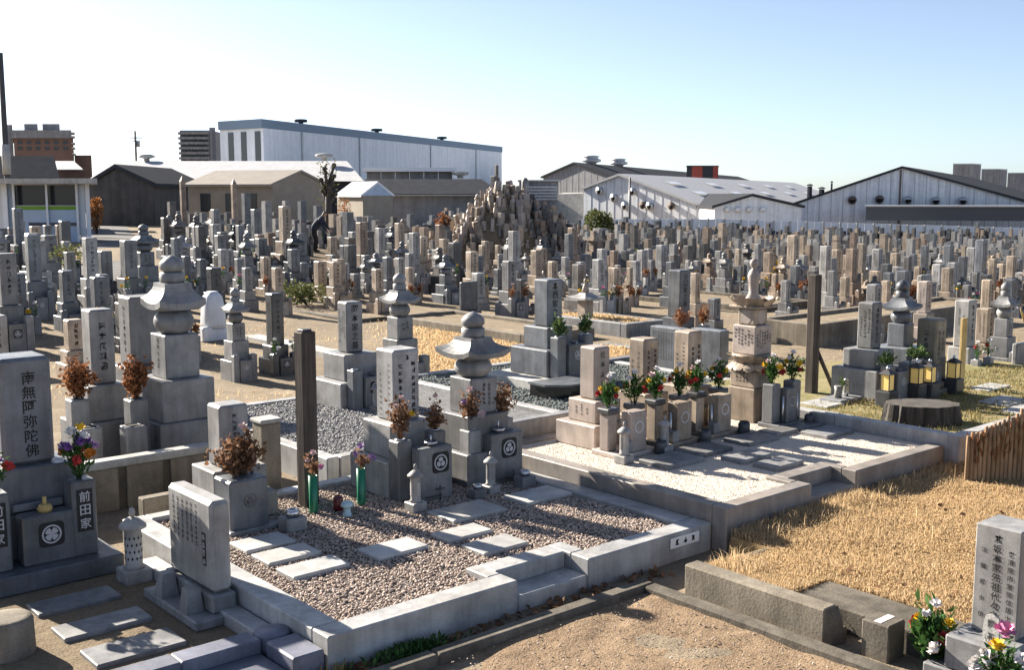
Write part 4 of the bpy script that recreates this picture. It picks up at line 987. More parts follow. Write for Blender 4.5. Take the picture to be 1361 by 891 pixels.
# charred stump: wide, fluted
st = thing("tree_stump", "wide flat charred tree stump on the green turf", "tree stump", (*at(1225, 561, .40), .39))
n = 40; v = []; 
for (k, zz) in ((1.06, 0), (1.0, .08), (.97, .2), (.95, .27)):
    for i in range(n):
        a = 2 * pi * i / n; fl = 1 + (.05 * sin(i * 2.3) + .04 * sin(i * 5.1 + 1)) * (1.3 - zz * 2); v.append((.43 * k * fl * cos(a), .30 * k * fl * sin(a), zz * .85))
m = M(); m.add(v, [(j * n + i, j * n + (i + 1) % n, (j + 1) * n + (i + 1) % n, (j + 1) * n + i) for j in range(3) for i in range(n)]); m.build("bark", W_STUMP, st)
m = M(); m.add([v[3 * n + i] for i in range(n)], [tuple(range(n))]); m.build("cut_top", W_TOP, st); st.rotation_euler = (0, 0, -.75)
t = thing("flower_dish", "low stone slab with a small plant pot by the timber brace", "slab", (*at(1118, 533, .40), .40)); M().cb(0, 0, .5, .32, 0, .05, .01).build("slab", G_MID, t); M().lathe([(.03, .05), (.05, .06), (.04, .14), (.05, .2), (.03, .19)], -.08, 0, 10).build("pot", G_LIGHT, t); M().lathe([(.03, .05), (.045, .1), (.035, .26), (.045, .27)], .1, 0, 10).build("pot", STEEL, t)
bouquet("little green plant in the pot on the low slab by the timber brace", *[q - .02 for q in at(1118, 533, .40)], .58, .12, .16, "", PINE, 80, lsize=.06, name="pot_plant")

# left middle: low wall, brown plants stone, biggest five-ring tower, big slab, white memorial
w = thing("low_wall", "low concrete wall with recessed panels behind the prayer stone plot", "wall", (0, 0, 0))
M().box(-2.6, 1.36, 4.42, 4.58, .42, .50, .012).build("coping", CONC_L, w)
for k in range(9): M().box(-2.6 + .44 * k, -2.24 + .44 * k, 4.44, 4.56, 0, .418, .008).build("panel", CONC, w)
M().box(-2.6, 1.3, 4.47, 4.53, 0, .415).build("backing", CONC_D, w)
for (a, b, c, d) in ((1.4, 1.54, 3.7, 4.9), (.3, 1.38, 3.62, 3.74)): M().box(a, b, c, d, 0, .3, .01).build("side_wall", CONC, w)
X, Y, s, H, z0 = 1.58, 5.72, .36, 0, 0
g = thing("five_ring_tower", "biggest five-ring stone tower, flared roof against the stones behind", "stone tower", (1.58, 5.75, 0)); OCC.append((1.58, 5.7, .7))
zz = [zat(236, y, 1.50, 5.62) for y in (503, 445, 413, 377, 340)]
cu = five_ring(g, .385, zz[0], zz[1] - zz[0], zz[2] - zz[1], zz[3] - zz[2], zz[4] - zz[3], G_MID, [(.95, .8, .2), (.72, .74, .36), (.60, .64, zz[0] - .56)], 1.3)
marks(cu, 'left', -.1925, zz[0] + .05, zz[1] - .04, .2, 1, .06)
g, (a, b, pt) = metric_pillar("narrow grey lettered stone behind the rusty dead plants", 1.02, 6.5, 0, [(.7, .7, .5), (.45, .45, .4), (.27, .27, zat(134, 412, .95, 6.4) - .9)], G_MID)
marks(pt, 'front', -.135, 1.0, 1.6, .1, 1, .1)
for (vx, vy, vz) in ((-.45, -.55, .85), (.02, -.95, .85)):
    vase(g, vx, vy, .2, 0, vz, G_MID, IRON)
for (vx, vy, vz) in ((-.5, -.98, .62), (-.12, -1.2, .62)):
    v = M().cb(vx, vy, .22, .2, 0, vz, .012).build("incense_block", G_MID, g); M().cb(vx, vy, .13, .11, vz + .001, vz + .003).build("opening", INK, v)
    M().lathe([(.045, 0), (.045, .22), (.06, .24), (.02, .29)], vx + .02, vy - .19, 10).build("candle_tube", STEEL, g)
bouquet("rusty dead bush in the near vase left of the biggest tower", .57, 5.95, .85, .34, .36, "", DEADR, 420, lsize=.07)
bouquet("rusty dead bush in the far vase left of the biggest tower", 1.04, 5.55, .85, .36, .36, "", DEADR, 420, lsize=.07)
pf = thing("grave_plot", "shaded grave plot with pale kerbs round the biggest five-ring tower", "grave plot", (0, 0, 0))
for q in ((-.4, .95, 4.95, 5.1), (-.4, -.25, 5.1, 7.2), (.96, 2.2, 4.95, 5.1)): kerb(pf, *q, .16, CONC_L, -.03)
g, (a, b, pt) = metric_pillar("big square-topped grey slab stone behind the biggest five-ring tower", 2.2, 8.1, 0, [(.9, .8, .42), (.75, .6, .40), (.52, .38, .88)], G_MID)
marks(pt, 'left', -.26, .9, 1.6, .1, 1, .08)
X, Y, s, H, z0 = place(283, 455, 388, 38, 1.0); OCC.append((X, Y, .6))
g = thing("marble_memorial", "smooth white marble memorial with a rounded top", "memorial", (X, Y, z0))
M().cb(0, 0, s * 1.15, s, 0, H * .25, .02).build("base_step", G_WHITE, g); M().lathe([(s * .50, H * .25), (s * .53, H * .35), (s * .48, H * .7), (s * .40, H * .9), (s * .22, H)], 0, 0, 20, True, 0, 4).build("stone", G_WHITE, g); M().cb(-s * .55, -s * .35, s * .5, s * .35, 0, H * .3, .02).build("block", G_WHITE, g)
# statue lantern
X, Y, s, H, z0 = place(778, 440, 370, 22, 1.5); OCC.append((X, Y, .5))
g = thing("stone_lantern", "broad-roofed stone lantern with a seated figure on top", "lantern", (X, Y, z0))
M().cb(0, 0, s * 1.7, s * 1.7, 0, H * .22, .01).build("base", G_BROWN, g); M().cb(0, 0, s * 1.0, s * 1.0, H * .22, H * .58, .01).build("shaft", G_TAN, g); M().flare(0, 0, H * .58, s * 1.15, H * .14, H * .04, s * .4, .1).build("cap", G_LIGHT, g)
M().lathe([(s * .3, H * .72), (s * .34, H * .76), (s * .2, H * .86), (s * .1, H * .89), (s * .16, H * .93), (s * .14, H * .97), (s * .03, H)], 0, 0, 12).build("statue", G_TAN, g)

# kerbed frames with dry grass in the middle ground
def frame(label, near, right, left, ztop=.3, mat=G_MID, fill=STRAWB, grass=0, w=.18):
    n_, r_, l_ = at(*near, ztop), at(*right, ztop), at(*left, ztop)
    x0, y0, x1, y1 = n_[0], n_[1], r_[0], l_[1]; g0 = min(gz(x0, y0), gz(x1, y0), gz(x0, y1))
    t = thing("grave_plot", label, "grave plot", (0, 0, 0))
    for q in ((x0, x1, y0, y0 + w), (x0, x0 + w, y0 + w + .002, y1 - w - .002), (x1 - w, x1, y0 + w + .002, y1 - w - .002), (x0, x1, y1 - w, y1)): M().box(*q, g0 - .15, ztop, .012).build("kerb", mat, t)
    M().box(x0 + w + .003, x1 - w - .003, y0 + w + .003, y1 - w - .003, g0 - .15, ztop - .07).build("soil", fill, t)
    if grass: blades("dry_grass", clumpy(grass, x0 + w, x1 - w, y0 + w, y1 - w), ztop - .07, .10, .02, DRYGRASS, t, 1.0)
    OCC.append(('r', x0 - .3, x1 + .3, y0 - .8, y1 + .3)); return x0, x1, y0, y1
frame("empty kerbed plot of dry grass beside the broad-roofed lantern", (833, 431), (868, 423), (770, 412), .3, G_MID, STRAWB, 3500)
frame("empty kerbed plot of dry grass before the broad tablets", (800, 480), (864, 463), (745, 463), .35, G_MID, STRAWB, 3000)
frame("concrete terrace plot under the dark polished tablet", (700, 446), (760, 432), (570, 415), .22, CONC, DIRT)
frame("empty pale kerbed plot right of the blue-grey pillar", (1000, 408), (1068, 398), (925, 386), .12, CONC_D, DIRT)
frame("long kerbed earth plot with a block wall beyond the tall timber post", (1085, 432), (1300, 398), (1030, 420), .45, CONC, DIRT)
frame("low kerbed plot with green shrubs in the middle distance", (470, 425), (540, 418), (330, 402), .15, CONC_D, DIRT)
frame("paved pale plot left of the flowing-script stone", (440, 470), (455, 466), (345, 444), .12, CONC_L, CONC_L)
blob_plant("shrub", "low olive green shrub patch between two tan gravestones", "shrub", *at(410, 406), gz(*at(410, 406)), .75, .5, .55, SHRUB, 700, .1)
blob_plant("shrub", "small green potted shrubs before the kiosk", "shrub", *at(95, 392), gz(*at(95, 392)) + .9, .6, .5, .4, SHRUB, 350, .09)
qd = [at(*p) for p in ((560, 512), (712, 506), (706, 428), (560, 424))]
def inq(n):
    o = []
    for _ in range(n):
        a, b = random.random(), random.random() ; p = (np.array(qd[0]) * (1 - a) + np.array(qd[1]) * a) * (1 - b) + (np.array(qd[3]) * (1 - a) + np.array(qd[2]) * a) * b; o.append(p)
    return np.array(o)
P = inq(30000); P += RNG.normal(0, .5, P.shape); P = P[np.array([not (5.6 < p[0] < 9.5 and p[1] < 7.7) and not (2.2 < p[0] < 5.7 and p[1] < 7.2) for p in P])]
tag(blades("dry_grass", P, np.array([gz(*p) for p in P]), .07, .014, DRYGRASS, None, 1.2), "patch of straw coloured grass behind the pebble plot", "dry grass")
OCC.append(('r', 4.8, 10.5, 6.5, 12.5))

# ------------------------------------------------------------------ the dense field of gravestones
def ordinal(n):
    one = "zeroth first second third fourth fifth sixth seventh eighth ninth tenth eleventh twelfth thirteenth fourteenth fifteenth sixteenth seventeenth eighteenth nineteenth".split()
    ten = {2: "twenti", 3: "thirti", 4: "forti", 5: "fifti", 6: "sixti"}
    if n < 20: return one[n]
    return ten[n // 10] + "eth" if n % 10 == 0 else ten[n // 10][:-1] + "y-" + one[n % 10]
CNAME = {G_LIGHT: "pale grey", G_MID: "grey", G_BLUE: "blue-grey", G_DARK: "dark", G_TAN: "tan", G_BROWN: "brown", G_OLD: "drab"}
LAND = [(0, 120, "the kiosk"), (120, 200, "the dark gable"), (200, 260, "the hip roof"), (260, 330, "the tan house wall"), (330, 400, "the tan house roof"), (400, 445, "the lopped tree"), (445, 525, "the blue-roofed shed"), (525, 610, "the ridge-lit hall"), (610, 700, "the stone heap"), (700, 775, "the stone heap's dark flank"), (775, 840, "the round bush"), (840, 900, "the white corrugated hall"), (900, 960, "the red rooftop tank"), (960, 1040, "the small white gable"), (1040, 1120, "the roof chimneys"), (1120, 1200, "the wide gable's eave"), (1200, 1270, "the wide gable's apex"), (1270, 1420, "the rooftop boxes")]
protos = {}
def proto(mat, shape):
    if (mat, shape) in protos: return protos[(mat, shape)]
    t = bpy.data.objects.new("five_ring_tower" if shape == 'g' else ("name_tablet" if shape == 't' else "gravestone"), None); COL.objects.link(t)
    s = .26
    if shape == 'g':
        five_ring(t, .28, None, .28, .17, .17, .22, mat, [(.62, .6, .28), (.44, .44, .26)], 1.55); front_set(t, -.3, .28, .42, mat, 1, False, False)
    elif shape == 't':
        M().cb(0, 0, .75, .36, 0, .18, .01).build("base_step", mat, t); o = M().cb(0, 0, .6, .16, .18, .95, .03).build("tablet", mat, t); marks(o, 'front', -.08, .3, .85, .5, 6, .05)
    else:
        h0, h1, h2, w0, w1 = [(.34, .30, .70, .54, .38), (.24, .22, .62, .50, .36), (.42, .34, .92, .62, .42), (.16, .14, .62, .42, .34)][shape]
        (a, b, p), H = tiers(t, [(w0, w0, h0), (w1, w1, h1), (s, s, h2)], mat)
        marks(p, 'front', -s / 2, H - h2 * .92, H - h2 * .1, s * .5, 1, s * .32, INK_G); marks(p, 'left', -s / 2, H - h2 * .8, H - h2 * .15, s * .6, 2, s * .13)
        if shape != 3: front_set(t, -w0 / 2, s, h0 + h1 * .4, mat, 1, False, False)
    protos[(mat, shape)] = t; return t
def blocked(X, Y):
    for o in OCC:
        if o[0] == 'r':
            if o[1] < X < o[2] and o[3] < Y < o[4]: return True
        elif (X - o[0]) ** 2 + (Y - o[1]) ** 2 < (o[2] + .3) ** 2: return True
    return False
MOUND = cw(688, 45)
cand = []
for j in range(0, 118):
    if j % 9 == 5: continue
    Y = 3.0 + j * .98 + (0.2 if j % 2 else 0)
    X = -22.0 + random.uniform(0, 1)
    runoff = random.uniform(.62, .82)
    while X < 100:
        X += runoff * random.choice((1, 1, 1, 1.15, 1.4)) * random.uniform(.9, 1.1)
        if int((X + 22) / 7.5 + j * .07) % 2 == 0 and (X + 22 + j * .5) % 7.5 < 1.2: continue
        x, yy = X, Y + random.uniform(-.22, .22)
        cx_, d = camxd(x, yy)
        if d < 16: continue
        if d < 17 or d > 97: continue
        px, py = proj(x, yy, gz(x, yy))
        if not (-40 < px < 1400): continue
        if 404 < px < 440 and 34 < d < 46: continue
        if (256 < px < 345 or 352 < px < 384 or 178 < px < 212 or 110 < px < 134) and py > 396: continue
        if py > (500 if px < 300 else 455 if px < 345 else (436 if px > 1090 else 418)): continue
        if px <= 590 and d > 54: continue
        if px < 130 and py < 338: continue
        if 92 < px < 222 and py < 398: continue
        if (x - MOUND[0]) ** 2 + (yy - MOUND[1]) ** 2 < 3.8 ** 2: continue
        if blocked(x, yy): continue
        if random.random() < (.08 if py < 370 else (.16 if py < 414 else .28)): continue
        cand.append((d, x, yy, px, py))
cand.sort()
NIND = 300 - 41
cnt = {k: 0 for k in LAND}; far = []; nind = {'gravestone': 0, 'five_ring_tower': 0, 'name_tablet': 0}
nb = 0; counts = {}
for (d, x, y, px, py) in cand:
    r = random.random()
    shape = 'g' if r < .10 else ('t' if r < .15 else random.choices((0, 1, 2, 3), (4, 4, 2.2, 1.8))[0])
    wts = (3.4, 2.6, 2.2, .8, 3.6, 1.2, .8) if px > 480 else (3.0, 3.2, 2.6, 1.2, 1.6, .7, 1.2)  # left mix greyer and darker as if backlit, right tan as if sunlit
    mat = random.choices(STONES, wts)[0]
    sc = random.uniform(.56, 1.06) * (1.12 if px < 600 else 1.0)
    z = gz(x, y) - .03
    if nind['gravestone'] >= NIND and shape not in ('g', 't'): far.append((x, y, z, sc, shape, mat)); continue
    if shape in ('g', 't') and d > 46: far.append((x, y, z, sc, shape, mat)); continue
    land = next((l for l in LAND if l[0] <= max(0, px) < l[1]), LAND[-1])
    pr = proto(mat, shape); c = copy_tree(pr); c.location = (x, y, z); kx = random.uniform(.88, 1.12); c.scale = (sc * kx, sc * kx, sc * random.uniform(.85, 1.15)); c.rotation_euler = (0, 0, random.uniform(-.04, .04))
    key = (land[2], c.name.split('.')[0]); counts[key] = counts.get(key, 0) + 1
    kd = {"gravestone": "pillar gravestone", "five_ring_tower": "five-ring tower", "name_tablet": "flat tablet stone"}[key[1]]
    szw = "tall" if sc > .95 else ("small" if sc < .78 else "mid-sized")
    lab = "%s %s %s below %s, %s counting back" % (szw, CNAME[mat], kd, land[2], ordinal(counts[key]))
    tag(c, lab, {"gravestone": "gravestone", "five_ring_tower": "stone tower", "name_tablet": "tablet"}[key[1]], "stones of the far field"); nind[key[1]] += 1
    if shape in (0, 1, 2) and d < 44 and random.random() < .42 and nb < 70:
        nb += 1; h0, h1, w0 = [(.34, .30, .54), (.24, .22, .50), (.42, .34, .62)][shape]; dead = random.random() < .4
        for sx, sd in ((-1, "near"), (1, "far")):
            bouquet("%s, %s vase of the %s %s stone below %s" % ("dry flowers" if dead else "bright flowers", sd, ordinal(counts[key]), CNAME[mat], land[2]), x + sx * .2 * sc, y - (w0 / 2 + .08) * sc, z + (h0 + h1 * .4) * sc, .26 * sc, .2 * sc, "" if dead else random.choice(["yw", "wr", "yy", "pw", "wy"]), DEADR if dead else LEAF, 42, br=.055, lsize=.08, group="flowers of the far field")
def kill(o):
    for c in list(o.children): kill(c)
    bpy.data.objects.remove(o)
for p in protos.values(): kill(p)
for row in range(3):
    for k in range(150):
        px = 800 + 600 * (k + random.uniform(-.4, .4)) / 150; X_, Y_ = cw(px, 99 - row * 1.6 - (px - 800) / 600 * 4); far.append((X_, Y_, gz(X_, Y_) - .03, random.uniform(1.0, 1.25) - .1 * row, random.choice((0, 1, 2, 't')), random.choices(STONES, (1, 2, 4, 3, 1, 1, 2))[0]))
# the rest, too many and too far to pick apart
fv = []; ff = []; fm = []
def fbox(cx, cy, w, d, z0, z1, mi, ang):
    o = len(fv); ca, sa = cos(ang), sin(ang)
    for sx in (-1, 1):
        for sy in (-1, 1):
            for zz in (z0, z1): X_, Y_ = sx * w / 2, sy * d / 2; fv.append((cx + X_ * ca - Y_ * sa, cy + X_ * sa + Y_ * ca, zz))
    for q in BXF: ff.append(tuple(i + o for i in q)); fm.append(mi)
for (x, y, z, sc, shape, mat) in far:
    mi = STONES.index(mat); an = random.uniform(-.05, .05)
    if shape in ('g',):
        for (w, a, b) in ((.62, 0, .28), (.44, .28, .54), (.28, .54, .82), (.3, .82, 1.0), (.58, 1.0, 1.06), (.34, 1.06, 1.15), (.2, 1.15, 1.4)): fbox(x, y, w * sc, w * sc, z + a * sc, z + b * sc, mi, an)
    elif shape == 't': fbox(x, y, .7 * sc, .3 * sc, z, z + .18 * sc, mi, an); fbox(x, y, .58 * sc, .17 * sc, z + .18 * sc, z + .95 * sc, mi, an)
    else:
        h0, h1, h2, w0, w1 = [(.34, .30, .70, .54, .38), (.24, .22, .62, .50, .36), (.42, .34, .92, .62, .42), (.16, .14, .62, .42, .34)][shape]
        h0, h1, h2 = [q * random.uniform(.7, 1.3) for q in (h0, h1, h2)]; w0 *= random.uniform(.85, 1.2)
        fbox(x, y, w0 * sc, w0 * sc, z, z + h0 * sc, mi, an); fbox(x, y, w1 * sc, w1 * sc, z + h0 * sc, z + (h0 + h1) * sc, mi, an); fbox(x, y, .26 * sc, .26 * sc, z + (h0 + h1) * sc, z + (h0 + h1 + h2) * sc, mi, an)
        for sx in (-1, 1): fbox(x + sx * .2 * sc, y - (w0 / 2 + .08) * sc, .12 * sc, .12 * sc, z, z + (h0 + h1 * .4) * sc, mi, an)
        if random.random() < .45:
            for sx in (-1, 1): fbox(x + sx * .2 * sc, y - (w0 / 2 + .08) * sc, .13 * sc, .13 * sc, z + (h0 + h1 * .45) * sc, z + (h0 + h1 * .4 + .2) * sc, random.choice((7, 7, 8, 9)), random.random())
o = npmesh("distant_gravestones", fv, ff, STONES[0], None, True)
for mt in STONES[1:] + [PINE, DEADR, P_YEL]: o.data.materials.append(mt)
o.data.polygons.foreach_set("material_index", np.array(fm, np.int32)); tag(kind(o, "stuff"), "packed mass of distant gravestones before the fence and halls", "gravestones")
print("FIELD", len(cand), nind, len(far), "bouquets", nb)

PT = []
for _ in range(900):
    X_, Y_ = at(random.uniform(-20, 1380), 380 + 160 * random.random() ** 1.5)
    if blocked(X_, Y_) or (-.5 < X_ < 13.6 and Y_ < 7.8) : continue
    for q in range(9): PT.append((X_ + random.gauss(0, .16), Y_ + random.gauss(0, .16)))
PT = np.array(PT); tag(blades("grass_tufts", PT, np.array([gz(*p) for p in PT]), .06, .010, DRYGRASS, None, .9), "scattered dry grass tufts on the bare paths", "dry grass")
# ------------------------------------------------------------------ heap of old gravestones
mx, my = MOUND; mz = gz(mx, my)
hp = thing("stone_heap", "pyramid heap of old brown gravestones set in tiers", "stone heap", (mx, my, mz - .05))
def prof(l):  # height across the view, metres from the middle
    return float(np.interp(l, [-3.2, -2.5, -1.5, -.75, 0.1, .9, 1.6, 2.2, 2.9], [.6, 1.8, 2.9, 3.5, 3.15, 2.6, 2.2, 1.5, .4]))
core = M(); n = 30; v = []
V = []; nn = 26
for j in range(nn):
    for i in range(nn):
        l = -3.3 + 6.6 * i / (nn - 1); q = -2.2 + 4.4 * j / (nn - 1); h = (prof(l) - .5) * max(0, 1 - (q / 2.2) ** 2) ** .7
        p = RGT * l + FWD * q; V.append((p[0], p[1], max(-.1, h)))
npmesh("core", V, [(j * nn + i, j * nn + i + 1, (j + 1) * nn + i + 1, (j + 1) * nn + i) for j in range(nn - 1) for i in range(nn - 1)], DIRT_D, hp)
hm = {}
for mt in (G_TAN, G_BROWN, G_OLD, G_PINK):
    for k in range(3):
        m = M(); wv = .15 + .05 * k
        if k == 2: m.lathe([(.1, 0), (.12, .1), (.1, .4), (.05, .46), (.075, .5), (.08, .58), (.03, .64)], 0, 0, 8)
        else: m.cb(0, 0, wv * 1.3, wv * 1.3, 0, .12, .01); m.cb(0, 0, wv, wv, .12, .62 + .1 * k, .02)
        o = m.build("old_stone", mt); hm[(mt, k)] = o.data; bpy.data.objects.remove(o)
for k in range(290):
    l = random.uniform(-3.0, 2.6); q = -2.1 * (1 - random.random() ** 1.2)
    h = (prof(l) - .52) * max(0, 1 - (q / 2.2) ** 2) ** .7
    p = RGT * l + FWD * q
    mt = random.choices((G_TAN, G_BROWN, G_OLD, G_PINK), (6, 3, .3, 5) if l < .6 else (2, 3, 4, .8))[0]  # sunlit left and shaded right of the heap put into the stone colours
    o = bpy.data.objects.new("old_stone", hm[(mt, random.choice((0, 1, 1, 2)))]); COL.objects.link(o); o.parent = hp; o.location = (p[0], p[1], max(0, h) - .04)
    s = random.uniform(.55, 1.1); o.scale = (s * 1.1, s * 1.1, s * random.uniform(.7, 1.2)); o.rotation_euler = (random.gauss(0, .1), random.gauss(0, .1), random.uniform(-.9, .5))
M().lathe([(.16, 0), (.15, 1.0), (.09, 1.12), (.02, 1.15)], 0, 0, 10).build("crowning_stone", G_LIGHT, hp, (RGT[0] * .3, RGT[1] * .3, 2.4))
m = M(); m.cb(0, 0, .2, .2, 0, 1.0, .02); m.cb(0, 0, .13, .13, 1.0, 1.5, .02); m.build("crowning_stone", G_OLD, hp, (RGT[0] * -.85, RGT[1] * -.85, 2.55))

# ------------------------------------------------------------------ far buildings
def quadwall(m, a, b, z0, z1):
    m.add([(a[0], a[1], z0), (b[0], b[1], z0), (b[0], b[1], z1), (a[0], a[1], z1)], [(0, 1, 2, 3)]); return m
def lerp(a, b, t): return (a[0] + (b[0] - a[0]) * t, a[1] + (b[1] - a[1]) * t)
def panel_on(a, b, t0, t1, z0, z1, out=.08, th=.1):
    """thin box lying on the wall a->b (seen face on the camera side)"""
    p, q = lerp(a, b, t0), lerp(a, b, t1); d = np.array([q[0] - p[0], q[1] - p[1]]); d = d / np.linalg.norm(d); nrm = np.array([d[1], -d[0]])
    if nrm @ (CAM[:2] - np.array(p)) < 0: nrm = -nrm
    f = lambda P_, k: (P_[0] + nrm[0] * k, P_[1] + nrm[1] * k)
    return M().prism([f(p, out), f(q, out), f(q, out - th), f(p, out - th)], z0, z1)
WH = plain("pale_painted_cladding", (.80, .83, .87), .6, .3, .08, 0, .15); WH2 = plain("white_corrugated_sheet", (.80, .82, .85), .5, .4, .12, 0, .25)
BAND = plain("blue_grey_fascia", (.17, .235, .315), .5); GREYR = plain("grey_sheet_roof", (.46, .46, .47), .8, .15, .15); DKR = plain("dark_roof", (.055, .058, .066), .95, .03, .2)
TANW = plain("tan_render", (.30, .265, .22), .85, .2, .15); TANR = plain("brown_tile_roof", (.27, .24, .21), .8, .2, .15); BRN = plain("brown_brick_tile", (.20, .125, .10), .8, .2, .15)
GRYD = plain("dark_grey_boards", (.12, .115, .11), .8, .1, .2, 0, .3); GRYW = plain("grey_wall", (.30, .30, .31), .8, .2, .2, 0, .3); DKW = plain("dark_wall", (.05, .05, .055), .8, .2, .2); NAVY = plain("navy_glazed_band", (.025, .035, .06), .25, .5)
REDW = plain("red_panel", (.33, .06, .04), .6); GLASSF = plain("dark_window", (.03, .035, .04), .15, .5); ALU = plain("galvanised_metal", (.45, .46, .48), .4, .5, .15, .3); RUST = plain("rusty_metal", (.16, .12, .10), .8, .2, .2)
BLUEW = plain("pale_blue_panel", (.42, .52, .66), .6, .3, .12); GREENS = plain("green_stripe", (.16, .33, .03), .6); SKYL = plain("skylight_sheet", (.74, .77, .80), .4, .5)
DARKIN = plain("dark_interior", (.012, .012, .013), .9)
ZB = -4.0
# big pale warehouse with blue-grey fascia
A, B, C = cw(295, 114), cw(352, 110), cw(667, 174); D = (A[0] + C[0] - B[0], A[1] + C[1] - B[1]); zt = zd(352, 170, 110)
w = thing("warehouse", "huge pale windowless warehouse with a blue-grey fascia along its roof", "warehouse", (0, 0, 0))
M().prism([A, B, C, D], ZB, zt).build("wall", WH, w)
ex = lambda P_, k: tuple(np.array(P_) + (np.array(P_) - np.array(lerp(A, C, .5))) * k)
M().prism([ex(A, .008), ex(B, .008), ex(C, .008), ex(D, .008)], zt + .01, zd(352, 158, 110)).build("fascia", BAND, w)
for t0 in (.2, .5, .82): panel_on(A, B, t0, t0 + .12, zt - 5.2, zt - .3, .06, .1).build("window_strip", GLASSF, w)
for px in (402, 478, 572, 632):
    t0 = (np.hypot(*(np.array(cw(px, 1)) - CAM[:2])) and 0)
    # where the view column px meets the long wall
    r = ray(px, HOR)[:2]; e1 = np.array(C) - np.array(B); t0 = np.linalg.solve(np.array([r, -e1]).T, np.array(B) - CAM[:2])[1]
    panel_on(B, C, t0, t0 + .003, ZB, zt, .15, .2).build("downpipe", ALU, w)
for px in (395, 498, 586):
    r = ray(px, HOR)[:2]; e1 = np.array(C) - np.array(B); t0 = np.linalg.solve(np.array([r, -e1]).T, np.array(B) - CAM[:2])[1]; p = lerp(B, C, t0); p = (p[0] + FWD[0] * 3, p[1] + FWD[1] * 3)
    M().lathe([(.25, 0), (.25, .2), (.7, .25), (.7, .5), (.5, .55)], 0, 0, 12).build("roof_vent", DKR, w, (p[0], p[1], zd(352, 158, 110)))
# gabled halls
def gable(name, label, pxa, da, pxb, db, y_eave_a, pxr, y_ridge, back, wm, rm, over=.3, z0=ZB, cat="hall", y_eave_b=None):
    """front gable from pxa to pxb, ridge running straight back"""
    a, b = cw(pxa, da), cw(pxb, db); ze = zd(pxa, y_eave_a, da); zeb = zd(pxb, y_eave_b, db) if y_eave_b else ze
    e = np.array(b) - np.array(a); r = ray(pxr, HOR)[:2]; t0 = np.linalg.solve(np.array([r, -e]).T, np.array(a) - CAM[:2])[1]
    rp = lerp(a, b, t0); zr = zd(pxr, y_ridge, camxd(*rp)[1])
    n_ = np.array([-e[1], e[0]]); n_ = n_ / np.linalg.norm(n_)
    if n_ @ FWD < 0: n_ = -n_
    n_ = n_ if not isinstance(back, tuple) else np.array([back[0], back[1]]) / np.hypot(*back[:2]); L = back if not isinstance(back, tuple) else back[2]
    f = lambda P_, k: (P_[0] + n_[0] * k, P_[1] + n_[1] * k)
    t = thing(name, label, cat, (0, 0, 0))
    m = M(); a2, b2, r2 = f(a, L), f(b, L), f(rp, L)
    v = [(a[0], a[1], z0), (b[0], b[1], z0), (b[0], b[1], zeb), (rp[0], rp[1], zr), (a[0], a[1], ze)]; v += [(a2[0], a2[1], z0), (b2[0], b2[1], z0), (b2[0], b2[1], zeb), (r2[0], r2[1], zr), (a2[0], a2[1], ze)]
    m.add(v, [(0, 1, 2, 3, 4), (9, 8, 7, 6, 5), (0, 5, 6, 1), (1, 6, 7, 2), (4, 9, 5, 0)]); m.build("wall", wm, t)
    for (p, q, zq) in ((a, rp, ze), (b, rp, zeb)):
        u_ = np.array([p[0] - q[0], p[1] - q[1]]); Lh = np.linalg.norm(u_); sl = (zq - zr) / Lh; u_ = u_ / Lh; p = (p[0] + u_[0] * over, p[1] + u_[1] * over); zp = zq + sl * over
        th = .06 + .02 * over; k0 = -over
        m = M(); c = [f(p, k0), f(q, k0), f(q, L + over), f(p, L + over)]; zz = [zp, zr, zr, zp]
        m.add([(x_, y_, z_ + .03) for (x_, y_), z_ in zip(c, zz)] + [(x_, y_, z_ + .03 + th * 4) for (x_, y_), z_ in zip(c, zz)], [(0, 1, 2, 3)[::-1], (4, 5, 6, 7), (0, 1, 5, 4), (1, 2, 6, 5), (2, 3, 7, 6), (3, 0, 4, 7)]); m.build("roof", rm, t)
    return t, a, b, rp, n_, L, (ze, zeb), zr, f
def ventil(t, a, b, px, py, r, mat=ALU, dark=True):
    rr = ray(px, HOR)[:2]; e = np.array(b) - np.array(a); t0 = np.linalg.solve(np.array([rr, -e]).T, np.array(a) - CAM[:2])[1]; p = lerp(a, b, t0); d = camxd(*p)[1]; z = zd(px, py, d)
    n_ = np.array([e[1], -e[0]]); n_ = n_ / np.linalg.norm(n_); n_ = n_ if n_ @ FWD < 0 else -n_
    m = M(); R_ = r * d / F; m.tube((p[0], p[1], z), (p[0] + n_[0] * R_ * 1.2, p[1] + n_[1] * R_ * 1.2, z - R_ * .2), R_ * .8, R_ * 1.15, 12); o = m.build("ventilator", mat, t)
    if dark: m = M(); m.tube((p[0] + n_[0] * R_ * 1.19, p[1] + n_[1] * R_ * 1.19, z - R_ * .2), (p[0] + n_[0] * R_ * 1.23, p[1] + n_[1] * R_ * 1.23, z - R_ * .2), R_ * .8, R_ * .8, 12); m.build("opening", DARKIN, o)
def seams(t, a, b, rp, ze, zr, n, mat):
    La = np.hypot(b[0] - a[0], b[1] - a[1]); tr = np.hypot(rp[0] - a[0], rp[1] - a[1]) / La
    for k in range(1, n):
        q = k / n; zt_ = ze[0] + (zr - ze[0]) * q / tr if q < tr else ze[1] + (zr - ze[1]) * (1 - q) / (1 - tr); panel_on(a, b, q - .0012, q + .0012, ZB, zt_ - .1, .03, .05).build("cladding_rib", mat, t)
RIB = plain("grey_rib", (.42, .44, .47), .6)  # one flat grey for the thin ribs on the hall walls
